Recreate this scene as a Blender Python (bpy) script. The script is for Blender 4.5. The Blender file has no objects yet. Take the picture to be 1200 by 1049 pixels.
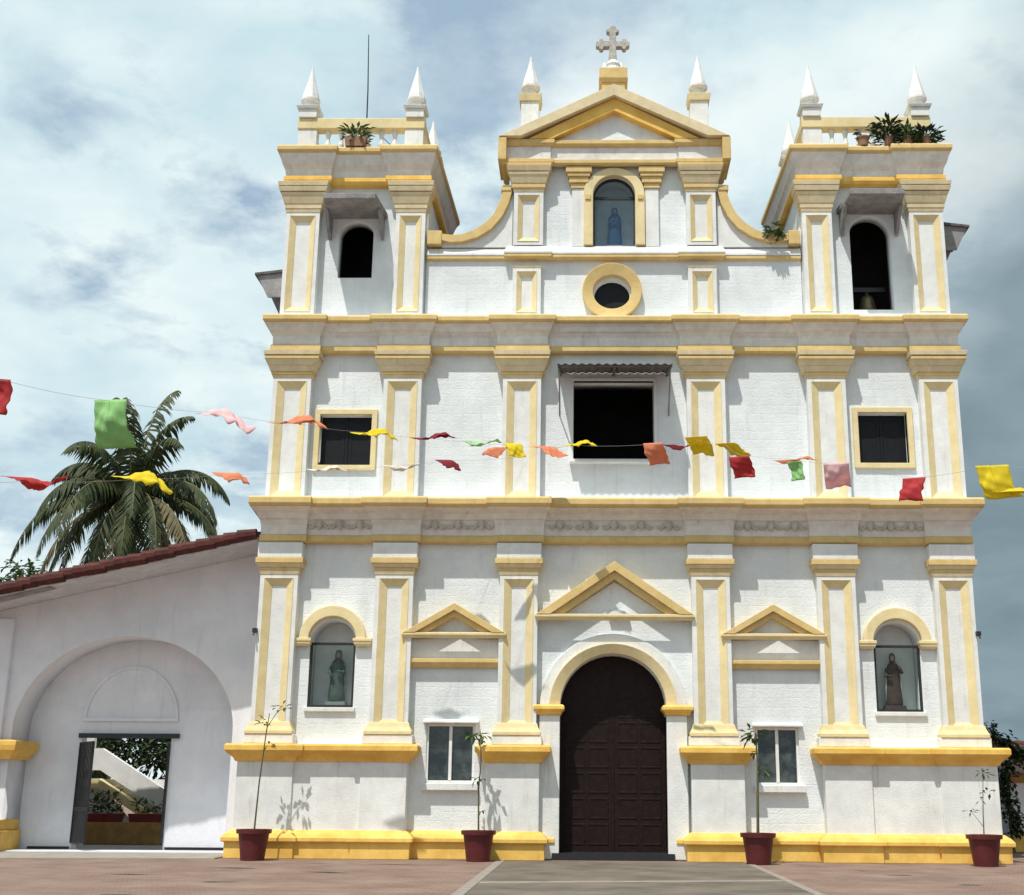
import bpy, bmesh, math, random
from mathutils import Vector, Matrix
random.seed(7)
PI = math.pi
C = bpy.context.scene.collection
SC = bpy.context.scene

# ------------------------------------------------------------------ camera
cam_data = bpy.data.cameras.new("camera")
cam = bpy.data.objects.new("camera", cam_data)
C.objects.link(cam)
pt, yw, rl = math.radians(15.185), math.radians(-1.0687), math.radians(0.3922)
R0 = Vector((math.cos(yw), -math.sin(yw), 0))
F0 = Vector((math.sin(yw) * math.cos(pt), math.cos(yw) * math.cos(pt), math.sin(pt)))
U0 = R0.cross(F0)
Rv = R0 * math.cos(rl) + U0 * math.sin(rl)
Uv = U0 * math.cos(rl) - R0 * math.sin(rl)
m = Matrix((Rv, Uv, -F0)).transposed().to_4x4()
m.translation = Vector((-0.6346, -29.063, 1.45))
cam.matrix_world = m
cam_data.sensor_width = 36
cam_data.lens = 44.58
cam_data.shift_x = -0.05123
cam_data.clip_end = 3000
SC.camera = cam

# ------------------------------------------------------------------ sun, sky, exposure
TO_SUN = Vector((-0.46, -1.0, 2.3)).normalized()
sun_l = bpy.data.lights.new("sun", 'SUN')
sun_l.energy = 4.7
sun_l.angle = math.radians(0.5)
sun_l.color = (1.0, 0.955, 0.88)
sun = bpy.data.objects.new("sun", sun_l)
sun.rotation_euler = TO_SUN.to_track_quat('Z', 'Y').to_euler()
sun.location = (-20, -40, 60)
C.objects.link(sun)
elev = math.asin(TO_SUN.z)
azim = math.atan2(TO_SUN.x, TO_SUN.y)

SC.view_settings.view_transform = 'Standard'
SC.view_settings.look = 'None'
SC.view_settings.gamma = 1
SC.view_settings.exposure = 0.0

world = bpy.data.worlds.new("World")
SC.world = world
world.use_nodes = True
wt = world.node_tree
wt.nodes.clear()


def wn(kind, **kw):
    n = wt.nodes.new(kind)
    for k, v in kw.items():
        setattr(n, k, v)
    return n


def wlink(a, b):
    wt.links.new(a, b)


sky = wn('ShaderNodeTexSky', sky_type='NISHITA', sun_disc=False)
sky.sun_elevation = elev
sky.sun_rotation = azim
sky.air_density = 1.0
sky.dust_density = 1.5
tc = wn('ShaderNodeTexCoord')
sep = wn('ShaderNodeSeparateXYZ')
wlink(tc.outputs['Generated'], sep.inputs[0])
zp = wn('ShaderNodeMath', operation='ADD'); zp.inputs[1].default_value = 0.28
zm = wn('ShaderNodeMath', operation='MAXIMUM'); zm.inputs[1].default_value = 0.0
wlink(sep.outputs['Z'], zm.inputs[0]); wlink(zm.outputs[0], zp.inputs[0])
dv = wn('ShaderNodeVectorMath', operation='DIVIDE')
cmb = wn('ShaderNodeCombineXYZ')
for i in range(3):
    wlink(zp.outputs[0], cmb.inputs[i])
wlink(tc.outputs['Generated'], dv.inputs[0]); wlink(cmb.outputs[0], dv.inputs[1])


def wnoise(scale, detail, rough, off, dist=0.0):
    mp = wn('ShaderNodeMapping')
    mp.inputs['Location'].default_value = off
    wlink(dv.outputs[0], mp.inputs[0])
    n = wn('ShaderNodeTexNoise')
    n.inputs['Scale'].default_value = scale
    n.inputs['Detail'].default_value = detail
    n.inputs['Roughness'].default_value = rough
    n.inputs['Distortion'].default_value = dist
    wlink(mp.outputs[0], n.inputs[0])
    return n


def wramp(src, p0, c0, p1, c1):
    r = wn('ShaderNodeValToRGB')
    r.color_ramp.elements[0].position = p0
    r.color_ramp.elements[0].color = c0
    r.color_ramp.elements[1].position = p1
    r.color_ramp.elements[1].color = c1
    wlink(src, r.inputs[0])
    return r


def wmix(fac, a, b):
    mx = wn('ShaderNodeMix', data_type='RGBA')
    if isinstance(fac, float):
        mx.inputs[0].default_value = fac
    else:
        wlink(fac, mx.inputs[0])
    for s, v in ((6, a), (7, b)):
        if isinstance(v, tuple):
            mx.inputs[s].default_value = v
        else:
            wlink(v, mx.inputs[s])
    return mx


W = (1, 1, 1, 1); K = (0, 0, 0, 1)
SKS = 0.10
def cl(r, g, b):
    return (r / SKS, g / SKS, b / SKS, 1)
# cover: where cloud hides the blue; puffs of light and shade over it
big = wnoise(1.9, 3, .5, (3.1, .4, 0))
puff = wnoise(5.2, 8, .58, (8.3, 2.2, 1.0), .15)
mixn = wn('ShaderNodeMath', operation='MULTIPLY_ADD')
wlink(big.outputs[0], mixn.inputs[0]); mixn.inputs[1].default_value = .50
wlink(puff.outputs[0], mixn.inputs[2])
cover = wramp(mixn.outputs[0], .635, K, .775, W)
soft = wramp(wnoise(4.0, 7, .55, (1.3, 7.2, 2.0), .1).outputs[0], .36, K, .60, W)
cloudcol = wmix(soft.outputs[0], cl(.60, .78, .84), cl(.84, .95, .96))
def wdir(v):
    n = wn('ShaderNodeVectorMath', operation='DOT_PRODUCT')
    wlink(tc.outputs['Generated'], n.inputs[0]); n.inputs[1].default_value = v
    return n.outputs[1]
def wma(a, k, c):
    n = wn('ShaderNodeMath', operation='MULTIPLY_ADD')
    wlink(a, n.inputs[0]); n.inputs[1].default_value = k; wlink(c, n.inputs[2])
    return n.outputs[0]
# bank of grey cloud low on the right, a sunlit tower of cloud left of it
bank = wramp(wma(wnoise(1.8, 6, .5, (1.7, 5.2, 0), .1).outputs[0], .40, wdir((1.0, .10, -.50))), .22, K, .425, W)
glow = wn('ShaderNodeMapRange')
glow.inputs[1].default_value = 1.050; glow.inputs[2].default_value = 1.082; glow.inputs[4].default_value = .85
wlink(wma(wnoise(3.6, 6, .55, (4.4, 1.2, 3.0)).outputs[0], .14, wdir((.165, .835, .525))), glow.inputs[0])
bluecol = wmix(wramp(wnoise(6.5, 8, .6, (5.1, 3.3, 1.0), .1).outputs[0], .35, K, .66, W).outputs[0], cl(.40, .54, .68), cl(.66, .82, .88))
blue = wmix(.86, sky.outputs[0], bluecol.outputs[2])
base = wmix(cover.outputs[0], blue.outputs[2], cloudcol.outputs[2])
lit = wmix(glow.outputs[0], base.outputs[2], cl(.90, .97, .97))
bankcol = wmix(soft.outputs[0], cl(.21, .29, .335), cl(.27, .36, .41))
fin = wmix(bank.outputs[0], lit.outputs[2], bankcol.outputs[2])
bg = wn('ShaderNodeBackground'); bg.inputs[1].default_value = SKS
wlink(fin.outputs[2], bg.inputs[0])
wo = wn('ShaderNodeOutputWorld')
wlink(bg.outputs[0], wo.inputs[0])

# ------------------------------------------------------------------ materials
MATS = {}


def mat(name, col, col2=None, scale=3.0, rough=.8, bump=0.0, bscale=20.0, spec=.3, metal=0.0,
        dirt=None, bricks=False, translucent=0.0, detail=6, mid=(.35, .7)):
    mt = bpy.data.materials.new(name)
    mt.use_nodes = True
    nt = mt.node_tree
    b = nt.nodes['Principled BSDF']
    b.inputs['Roughness'].default_value = rough
    b.inputs['Specular IOR Level'].default_value = spec
    b.inputs['Metallic'].default_value = metal
    tcn = nt.nodes.new('ShaderNodeTexCoord')
    geo = nt.nodes.new('ShaderNodeNewGeometry')
    pos = geo.outputs['Position']
    col2 = col2 or tuple(c * .85 for c in col)
    n = nt.nodes.new('ShaderNodeTexNoise')
    n.inputs['Scale'].default_value = scale
    n.inputs['Detail'].default_value = detail
    n.inputs['Roughness'].default_value = .62
    nt.links.new(pos, n.inputs[0])
    r = nt.nodes.new('ShaderNodeValToRGB')
    r.color_ramp.elements[0].position = mid[0]
    r.color_ramp.elements[1].position = mid[1]
    r.color_ramp.elements[0].color = (*col2, 1)
    r.color_ramp.elements[1].color = (*col, 1)
    nt.links.new(n.outputs[0], r.inputs[0])
    out = r.outputs[0]
    if dirt:
        # rain streaks and grime: noise stretched along Z
        mp = nt.nodes.new('ShaderNodeMapping')
        mp.inputs['Scale'].default_value = (3.2, 3.2, .35)
        nt.links.new(pos, mp.inputs[0])
        n2 = nt.nodes.new('ShaderNodeTexNoise')
        n2.inputs['Scale'].default_value = 1.6
        n2.inputs['Detail'].default_value = 7
        n2.inputs['Roughness'].default_value = .7
        nt.links.new(mp.outputs[0], n2.inputs[0])
        r2 = nt.nodes.new('ShaderNodeValToRGB')
        r2.color_ramp.elements[0].position = .56
        r2.color_ramp.elements[1].position = .80
        r2.color_ramp.elements[0].color = (0, 0, 0, 1)
        r2.color_ramp.elements[1].color = (dirt[3], dirt[3], dirt[3], 1)
        nt.links.new(n2.outputs[0], r2.inputs[0])
        mx = nt.nodes.new('ShaderNodeMix'); mx.data_type = 'RGBA'
        nt.links.new(r2.outputs[0], mx.inputs[0])
        nt.links.new(out, mx.inputs[6])
        mx.inputs[7].default_value = (*dirt[:3], 1)
        out = mx.outputs[2]
    if dirt:
        n4 = nt.nodes.new('ShaderNodeTexNoise'); n4.inputs['Scale'].default_value = .55
        n4.inputs['Detail'].default_value = 9; n4.inputs['Roughness'].default_value = .68
        nt.links.new(pos, n4.inputs[0])
        r4 = nt.nodes.new('ShaderNodeMapRange')
        r4.inputs[1].default_value = .36; r4.inputs[2].default_value = .62
        r4.inputs[3].default_value = .91; r4.inputs[4].default_value = 1.05
        nt.links.new(n4.outputs[0], r4.inputs[0])
        vm4 = nt.nodes.new('ShaderNodeVectorMath'); vm4.operation = 'SCALE'
        nt.links.new(out, vm4.inputs[0]); nt.links.new(r4.outputs[0], vm4.inputs['Scale'])
        out = vm4.outputs[0]
    nt.links.new(out, b.inputs['Base Color'])
    if bump:
        n3 = nt.nodes.new('ShaderNodeTexNoise')
        n3.inputs['Scale'].default_value = bscale
        n3.inputs['Detail'].default_value = 5
        nt.links.new(pos, n3.inputs[0])
        h = n3.outputs[0]
        if bricks:
            # courses of rough stone under the limewash (laid on the wall in X-Z)
            sp = nt.nodes.new('ShaderNodeSeparateXYZ'); nt.links.new(pos, sp.inputs[0])
            cb = nt.nodes.new('ShaderNodeCombineXYZ')
            nt.links.new(sp.outputs[0], cb.inputs[0]); nt.links.new(sp.outputs[2], cb.inputs[1])
            nd = nt.nodes.new('ShaderNodeTexNoise'); nd.inputs['Scale'].default_value = 2.0
            nt.links.new(pos, nd.inputs[0])
            vm = nt.nodes.new('ShaderNodeVectorMath'); vm.operation = 'MULTIPLY_ADD'
            nt.links.new(nd.outputs[1], vm.inputs[0])
            vm.inputs[1].default_value = (.10, .10, 0)
            nt.links.new(cb.outputs[0], vm.inputs[2])
            bt = nt.nodes.new('ShaderNodeTexBrick')
            bt.inputs['Scale'].default_value = 1.0
            bt.inputs['Brick Width'].default_value = .42
            bt.inputs['Row Height'].default_value = .21
            bt.inputs['Mortar Size'].default_value = .02
            bt.inputs['Mortar Smooth'].default_value = .8
            nt.links.new(vm.outputs[0], bt.inputs[0])
            ad = nt.nodes.new('ShaderNodeMath'); ad.operation = 'MULTIPLY_ADD'
            nt.links.new(bt.outputs['Fac'], ad.inputs[0]); ad.inputs[1].default_value = -.16
            nt.links.new(h, ad.inputs[2])
            h = ad.outputs[0]
        bp = nt.nodes.new('ShaderNodeBump')
        bp.inputs['Strength'].default_value = bump
        bp.inputs['Distance'].default_value = .03
        nt.links.new(h, bp.inputs['Height'])
        nt.links.new(bp.outputs[0], b.inputs['Normal'])
    if translucent:
        tr = nt.nodes.new('ShaderNodeBsdfTranslucent')
        nt.links.new(out, tr.inputs[0])
        ms = nt.nodes.new('ShaderNodeMixShader'); ms.inputs[0].default_value = translucent
        nt.links.new(b.outputs[0], ms.inputs[1]); nt.links.new(tr.outputs[0], ms.inputs[2])
        nt.links.new(ms.outputs[0], nt.nodes['Material Output'].inputs[0])
    MATS[name] = mt
    return mt


GR = (.42, .41, .38)
WHITE = mat('limewashed_wall', (.77, .80, .80), (.69, .72, .73), 1.7, .9, .35, 26, .15, dirt=(.40, .375, .34, .42), bricks=True)
WTRIM = mat('limewashed_trim', (.79, .80, .78), (.70, .70, .68), 3.5, .9, .25, 30, .15, dirt=(.38, .35, .31, .58))
WDIRTY = mat('weathered_frieze', (.82, .80, .76), (.68, .655, .61), 4.5, .9, .3, 30, .15, dirt=(.36, .33, .29, .6))
WINGW = mat('wing_plaster', (.80, .80, .84), (.73, .735, .775), 1.2, .9, .2, 22, .15, dirt=(.45, .44, .45, .35))
YEL = mat('yellow_paint', (.87, .58, .16), (.74, .43, .09), 2.2, .75, .2, 30, .25, dirt=(.42, .28, .10, .45))
OCH = mat('ochre_trim', (.71, .53, .245), (.61, .44, .18), 4.0, .8, .2, 30, .2, dirt=(.36, .27, .14, .55))
ORNM = mat('shade_greyed_stucco_relief', (.62, .59, .54), (.47, .45, .41), 6, .9, .3, 30, dirt=(.22, .2, .18, .6))  # relief shading put into a greyer base colour, with dirt streaks over it
TAN = mat('pale_ochre_stucco', (.76, .65, .43), (.64, .52, .32), 4.0, .85, .2, 30, .2, dirt=(.36, .29, .2, .6))
SOFF = mat('shade_greyed_soffit', (.66, .66, .69), (.52, .52, .55), 3, .9, .3, 20, dirt=(.2, .19, .19, .6))  # underside shade put into the colour, greyed to offset light bounced from the ground
PALE = mat('pale_yellow_moulding', (.78, .66, .40), (.70, .57, .30), 4.0, .8, .2, 30, .2, dirt=(.42, .34, .2, .4))
DARKIN = mat('interior_painted_shade', (.035, .032, .03), (.02, .018, .017), 2, .9)  # shade of unlit rooms put into a near-black wall colour
BLACKW = mat('dark_shutter_wood', (.010, .011, .014), (.006, .007, .009), 8, .5, .2, 40, .2)
DOORM = mat('dark_door_wood', (.023, .0115, .0095), (.012, .0062, .0055), 7, .5, .3, 30, .15)
FRAMEM = mat('dark_metal_frame', (.03, .03, .03), (.02, .02, .02), 8, .5)
PWHITE = mat('white_painted_wood', (.78, .78, .76), (.70, .70, .68), 6, .5)
CORR = mat('weathered_sheet', (.16, .14, .13), (.08, .07, .065), 5, .8, .3, 30, dirt=(.25, .22, .2, .5))
HOODW = mat('weathered_hood', (.34, .33, .33), (.20, .195, .195), 4, .9, .3, 30, dirt=(.18, .17, .16, .6))
TILE = mat('roof_tile', (.125, .035, .028), (.06, .02, .018), 6, .85, .4, 25, dirt=(.03, .025, .025, .7))
POTM = mat('maroon_plastic', (.115, .016, .018), (.085, .012, .014), 5, .5, .1, 20, .4)
TERRA = mat('terracotta', (.36, .20, .12), (.26, .15, .10), 8, .9, .2, 30)
SOIL = mat('potting_soil', (.05, .035, .025), (.03, .02, .015), 20, 1, .6, 40)
STEM = mat('plant_stem', (.14, .12, .06), (.08, .075, .04), 20, .8)
LEAF = mat('plant_leaf', (.075, .13, .035), (.035, .07, .02), 9, .55, translucent=.25)
DLEAF = mat('dark_tree_leaf', (.035, .065, .022), (.018, .036, .013), 1.2, .6, translucent=.2)
PALMF = mat('palm_leaflet', (.085, .105, .04), (.03, .045, .02), 1.4, .62, spec=.25, translucent=.25)
PDRY = mat('palm_withered_leaflet', (.20, .165, .085), (.10, .09, .045), 1.6, .7, translucent=.2)
DRYF = mat('palm_dry_rachis', (.22, .19, .09), (.13, .12, .06), 3, .7)
TRUNK = mat('palm_bark', (.16, .14, .11), (.10, .085, .07), 6, .9, .6, 14)
STONE = mat('weathered_stone', (.56, .53, .48), (.34, .32, .29), 7, .9, .5, 25)
IRON = mat('black_iron', (.018, .018, .022), (.012, .012, .015), 8, .45, spec=.5)
BRONZE = mat('old_bronze', (.30, .25, .14), (.18, .15, .09), 10, .45, metal=.7)
ROPE = mat('bunting_string', (.35, .33, .30), None, 10, .9)
STAT = mat('statue_grey_plaster', (.30, .30, .29), (.20, .20, .20), 10, .8)
STATW = mat('statue_white_plaster', (.66, .64, .60), (.5, .48, .45), 10, .8)
STATB = mat('statue_blue_robe', (.05, .11, .26), (.035, .075, .17), 10, .7)
STATD = mat('statue_brown_robe', (.10, .055, .045), (.06, .035, .03), 10, .7)
STATG = mat('statue_green_robe', (.10, .14, .12), (.07, .10, .09), 10, .7)
SKIN = mat('statue_painted_skin', (.45, .32, .25), (.38, .26, .2), 10, .6)
LOWY = mat('old_yellow_wall', (.50, .30, .10), (.32, .19, .07), 4, .9, .3, 20, dirt=(.1, .08, .05, .7))
RPOT = mat('red_clay_trough', (.22, .035, .025), (.13, .025, .02), 7, .8)
NICHEIN = mat('niche_plaster', (.78, .79, .78), (.68, .69, .69), 3, .9)


def glass_mat(name, tint, fac, rough=.03):
    mt = bpy.data.materials.new(name); mt.use_nodes = True
    nt = mt.node_tree
    b = nt.nodes['Principled BSDF']
    b.inputs['Base Color'].default_value = (*tint, 1)
    b.inputs['Roughness'].default_value = rough
    b.inputs['Specular IOR Level'].default_value = .6
    tp = nt.nodes.new('ShaderNodeBsdfTransparent')
    tp.inputs[0].default_value = (.93, .96, .95, 1)
    n = nt.nodes.new('ShaderNodeTexNoise'); n.inputs['Scale'].default_value = 2.5
    g = nt.nodes.new('ShaderNodeNewGeometry'); nt.links.new(g.outputs['Position'], n.inputs[0])
    mr = nt.nodes.new('ShaderNodeMapRange')
    mr.inputs[3].default_value = fac - .06; mr.inputs[4].default_value = fac + .06
    nt.links.new(n.outputs[0], mr.inputs[0])
    ms = nt.nodes.new('ShaderNodeMixShader')
    nt.links.new(mr.outputs[0], ms.inputs[0])
    nt.links.new(b.outputs[0], ms.inputs[2]); nt.links.new(tp.outputs[0], ms.inputs[1])
    nt.links.new(ms.outputs[0], nt.nodes['Material Output'].inputs[0])
    return mt


GLASS = glass_mat('niche_glass', (.10, .12, .12), .065)
GGLASS = glass_mat('gable_niche_glass', (.06, .11, .17), .22)
DGLASS = mat('dark_glass_painted_reflection', (.075, .09, .085), (.010, .016, .018), 2.6, .06, spec=.6, mid=(.42, .66))  # patchy reflections painted as noise in the base colour


def cloth(name, col):
    return mat(name, col, tuple(c * .86 for c in col), 5, .75, translucent=.35)


FCOL = {'red': cloth('red_flag_cloth', (.56, .05, .055)), 'green': cloth('green_flag_cloth', (.36, .66, .27)),
        'pink': cloth('pink_flag_cloth', (.95, .64, .66)), 'orange': cloth('orange_flag_cloth', (.86, .33, .18)),
        'yellow': cloth('yellow_flag_cloth', (.86, .70, .03)), 'white': cloth('white_flag_cloth', (.86, .82, .74)),
        'dark red': cloth('dark_red_flag_cloth', (.32, .03, .05)), 'pale green': cloth('pale_green_flag_cloth', (.52, .74, .46))}

# ------------------------------------------------------------------ mesh helpers
ORIG = {}


class MB:
    def __init__(self):
        self.v = []; self.f = []; self.mi = []; self.m = 0; self.sm = []; self.smooth = False

    def add(self, vs, fs):
        o = len(self.v)
        self.v += [tuple(p) for p in vs]
        for f in fs:
            self.f.append([i + o for i in f]); self.mi.append(self.m); self.sm.append(self.smooth)

    def box(self, x0, x1, y0, y1, z0, z1):
        v = [(x0, y0, z0), (x1, y0, z0), (x1, y1, z0), (x0, y1, z0), (x0, y0, z1), (x1, y0, z1), (x1, y1, z1), (x0, y1, z1)]
        self.add(v, [(0, 3, 2, 1), (4, 5, 6, 7), (0, 1, 5, 4), (1, 2, 6, 5), (2, 3, 7, 6), (3, 0, 4, 7)])
        return self

    def frustum(self, cx, cy, z0, z1, hx0, hy0, hx1, hy1):
        v = []
        for z, hx, hy in ((z0, hx0, hy0), (z1, hx1, hy1)):
            v += [(cx - hx, cy - hy, z), (cx + hx, cy - hy, z), (cx + hx, cy + hy, z), (cx - hx, cy + hy, z)]
        self.add(v, [(0, 3, 2, 1), (4, 5, 6, 7), (0, 1, 5, 4), (1, 2, 6, 5), (2, 3, 7, 6), (3, 0, 4, 7)])
        return self

    def prism_xz(self, poly, y0, y1):
        n = len(poly)
        v = [(x, y0, z) for x, z in poly] + [(x, y1, z) for x, z in poly]
        fs = [tuple(range(n)), tuple(range(2 * n - 1, n - 1, -1))]
        fs += [((i + 1) % n, i, n + i, n + (i + 1) % n) for i in range(n)]
        self.add(v, fs); return self

    def prism_yz(self, poly, x0, x1):
        n = len(poly)
        v = [(x0, y, z) for y, z in poly] + [(x1, y, z) for y, z in poly]
        fs = [tuple(range(n)), tuple(range(2 * n - 1, n - 1, -1))]
        fs += [((i + 1) % n, i, n + i, n + (i + 1) % n) for i in range(n)]
        self.add(v, fs); return self

    def prism_xy(self, poly, z0, z1):
        n = len(poly)
        v = [(x, y, z0) for x, y in poly] + [(x, y, z1) for x, y in poly]
        fs = [tuple(range(n - 1, -1, -1)), tuple(range(n, 2 * n))]
        fs += [(i, (i + 1) % n, n + (i + 1) % n, n + i) for i in range(n)]
        self.add(v, fs); return self

    def ring_band(self, inner, outer, y0, y1, closed=False, yi0=None):
        """band between two polylines in XZ, y0 front (outer edge) to y1 back; yi0 = front of inner edge"""
        n = len(inner); yi0 = y0 if yi0 is None else yi0
        v = [(x, yi0, z) for x, z in inner] + [(x, y0, z) for x, z in outer] + [(x, y1, z) for x, z in inner] + [(x, y1, z) for x, z in outer]
        fs = []
        rng = range(n) if closed else range(n - 1)
        for i in rng:
            j = (i + 1) % n
            fs += [(i, n + i, n + j, j), (n + i, 3 * n + i, 3 * n + j, n + j), (2 * n + i, i, j, 2 * n + j), (2 * n + i, 2 * n + j, 3 * n + j, 3 * n + i)]
        if not closed:
            fs += [(0, 2 * n, 3 * n, n), (n - 1, 2 * n - 1, 4 * n - 1, 3 * n - 1)]
        self.add(v, fs); return self

    def frame(self, x0, x1, z0, z1, w, y0, y1, yi=None):
        inner = [(x0 + w, z0 + w), (x1 - w, z0 + w), (x1 - w, z1 - w), (x0 + w, z1 - w)]
        outer = [(x0, z0), (x1, z0), (x1, z1), (x0, z1)]
        return self.ring_band(inner, outer, y0, y1, True, yi)

    def sweep(self, path, prof, lat=1.0):
        """prof: closed loop of (d, z); d is outward (right-hand side of travel -> toward viewer when going +x)"""
        n = len(path); k = len(prof); vs = []
        P = [Vector(p) for p in path]
        for i in range(n):
            if i == 0:
                d = (P[1] - P[0]).normalized(); off = Vector((d.y, -d.x)); s = 1
            elif i == n - 1:
                d = (P[-1] - P[-2]).normalized(); off = Vector((d.y, -d.x))
            else:
                d1 = (P[i] - P[i - 1]).normalized(); d2 = (P[i + 1] - P[i]).normalized()
                n1 = Vector((d1.y, -d1.x)); n2 = Vector((d2.y, -d2.x))
                b = (n1 + n2); off = b / max(b.dot(n1), .2); off.x *= lat
            for (dd, z) in prof:
                q = P[i] + off * dd
                vs.append((q.x, q.y, z))
        fs = []
        for i in range(n - 1):
            for j in range(k):
                a = i * k + j; b = i * k + (j + 1) % k
                fs.append((a, b, b + k, a + k))
        fs.append(tuple(range(k))); fs.append(tuple(range(n * k - 1, (n - 1) * k - 1, -1)))
        self.add(vs, fs); return self

    def lathe(self, cx, cy, prof, n=20, sx=1, sy=1):
        vs = []
        for r, z in prof:
            for i in range(n):
                a = 2 * PI * i / n + PI / n
                vs.append((cx + r * math.cos(a) * sx, cy + r * math.sin(a) * sy, z))
        fs = []
        for k in range(len(prof) - 1):
            for i in range(n):
                j = (i + 1) % n
                fs.append((k * n + i, k * n + j, (k + 1) * n + j, (k + 1) * n + i))
        fs.append(tuple(range(n - 1, -1, -1))); fs.append(tuple(range((len(prof) - 1) * n, len(prof) * n)))
        self.add(vs, fs); return self

    def tube(self, pts, r, n=6, r1=None):
        pts = [Vector(p) for p in pts]; m_ = len(pts); vs = []
        for i, p in enumerate(pts):
            d = (pts[min(i + 1, m_ - 1)] - pts[max(i - 1, 0)]).normalized()
            a = d.cross(Vector((0, 0, 1)) if abs(d.z) < .9 else Vector((1, 0, 0))).normalized(); b = d.cross(a)
            rr = r if r1 is None else r + (r1 - r) * i / (m_ - 1)
            for k in range(n):
                t = 2 * PI * k / n
                vs.append(p + a * rr * math.cos(t) + b * rr * math.sin(t))
        fs = []
        for i in range(m_ - 1):
            for k in range(n):
                j = (k + 1) % n
                fs.append((i * n + k, i * n + j, (i + 1) * n + j, (i + 1) * n + k))
        fs.append(tuple(range(n - 1, -1, -1))); fs.append(tuple(range((m_ - 1) * n, m_ * n)))
        self.add(vs, fs); return self

    def quad_leaf(self, p, d, up, L, w):
        """a folded leaf: 2 quads pointing along d"""
        d = d.normalized(); s = d.cross(up)
        if s.length < 1e-3: s = d.cross(Vector((1, 0, 0)))
        s.normalize(); u = s.cross(d)
        a = p; b = p + d * L * .5; t = p + d * L - u * L * .12
        self.add([a, b + s * w * .5 + u * w * .15, t, b - s * w * .5 + u * w * .15], [(0, 1, 2), (0, 2, 3)])

    def islands(self):
        n = len(self.v); par = list(range(n))
        def find(i):
            while par[i] != i:
                par[i] = par[par[i]]; i = par[i]
            return i
        for f in self.f:
            r = find(f[0])
            for k in f[1:]:
                par[find(k)] = r
        comps = {}
        for fi, f in enumerate(self.f):
            comps.setdefault(find(f[0]), []).append(fi)
        res = []
        for fl in comps.values():
            o = MB(); idx = {}
            for fi in fl:
                nf = []
                for k in self.f[fi]:
                    if k not in idx:
                        idx[k] = len(o.v); o.v.append(self.v[k])
                    nf.append(idx[k])
                o.f.append(nf); o.mi.append(self.mi[fi]); o.sm.append(self.sm[fi])
            res.append(o)
        return res

    def build_each(self, name, mats, parent=None, bevel=0.0):
        """one object for every separate piece"""
        return [o.build(name, mats, parent, bevel) for o in self.islands()]

    def build(self, name, mats, parent=None, bevel=0.0):
        me = bpy.data.meshes.new(name)
        off = ORIG.get(parent, Vector((0, 0, 0))) if parent else getattr(self, 'org', Vector((0, 0, 0)))
        me.from_pydata([(x - off.x, y - off.y, z - off.z) for x, y, z in self.v], [], self.f)
        if not isinstance(mats, (list, tuple)): mats = [mats]
        for mm in mats: me.materials.append(mm)
        for p, i, s in zip(me.polygons, self.mi, self.sm):
            p.material_index = i; p.use_smooth = s
        bm = bmesh.new(); bm.from_mesh(me)
        bmesh.ops.recalc_face_normals(bm, faces=bm.faces[:])
        bm.to_mesh(me); bm.free()
        o = bpy.data.objects.new(name, me); C.objects.link(o)
        if parent:
            o.parent = parent
            ORIG[o] = off.copy()
        else:
            o.location = off; ORIG[o] = off.copy()
        if bevel:
            b = o.modifiers.new('bevel', 'BEVEL'); b.width = bevel; b.segments = 2; b.limit_method = 'ANGLE'
            b.angle_limit = math.radians(40)
        return o


def thing(name, label, cat, loc=(0, 0, 0), group=None):
    o = bpy.data.objects.new(name, None); C.objects.link(o)
    o.empty_display_size = .3
    o.location = loc; ORIG[o] = Vector(loc)
    o['label'] = label; o['category'] = cat
    if group: o['group'] = group
    return o


def tag(o, label, cat, group=None):
    o['label'] = label; o['category'] = cat
    if group: o['group'] = group
    return o


def structure(o):
    o['kind'] = 'structure'; return o


def copy_tree(o, dx=0, dy=0, dz=0, parent=None):
    c = o.copy(); C.objects.link(c)
    c.parent = parent if parent else o.parent
    if parent is None: c.location = (o.location.x + dx, o.location.y + dy, o.location.z + dz)
    for ch in list(o.children):
        copy_tree(ch, parent=c)
    return c


def arc(cx, cz, rx, rz, a0, a1, n):
    return [(cx + rx * math.cos(math.radians(a0 + (a1 - a0) * i / n)), cz + rz * math.sin(math.radians(a0 + (a1 - a0) * i / n))) for i in range(n + 1)]


def arch(cx, hw, z0, zs, rise=None, n=20):
    """arched opening outline, counterclockwise from bottom left"""
    return [(cx - hw, z0), (cx + hw, z0)] + arc(cx, zs, hw, rise or hw, 0, 180, n)


def rect(x0, x1, z0, z1):
    return [(x0, z0), (x1, z0), (x1, z1), (x0, z1)]


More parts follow.
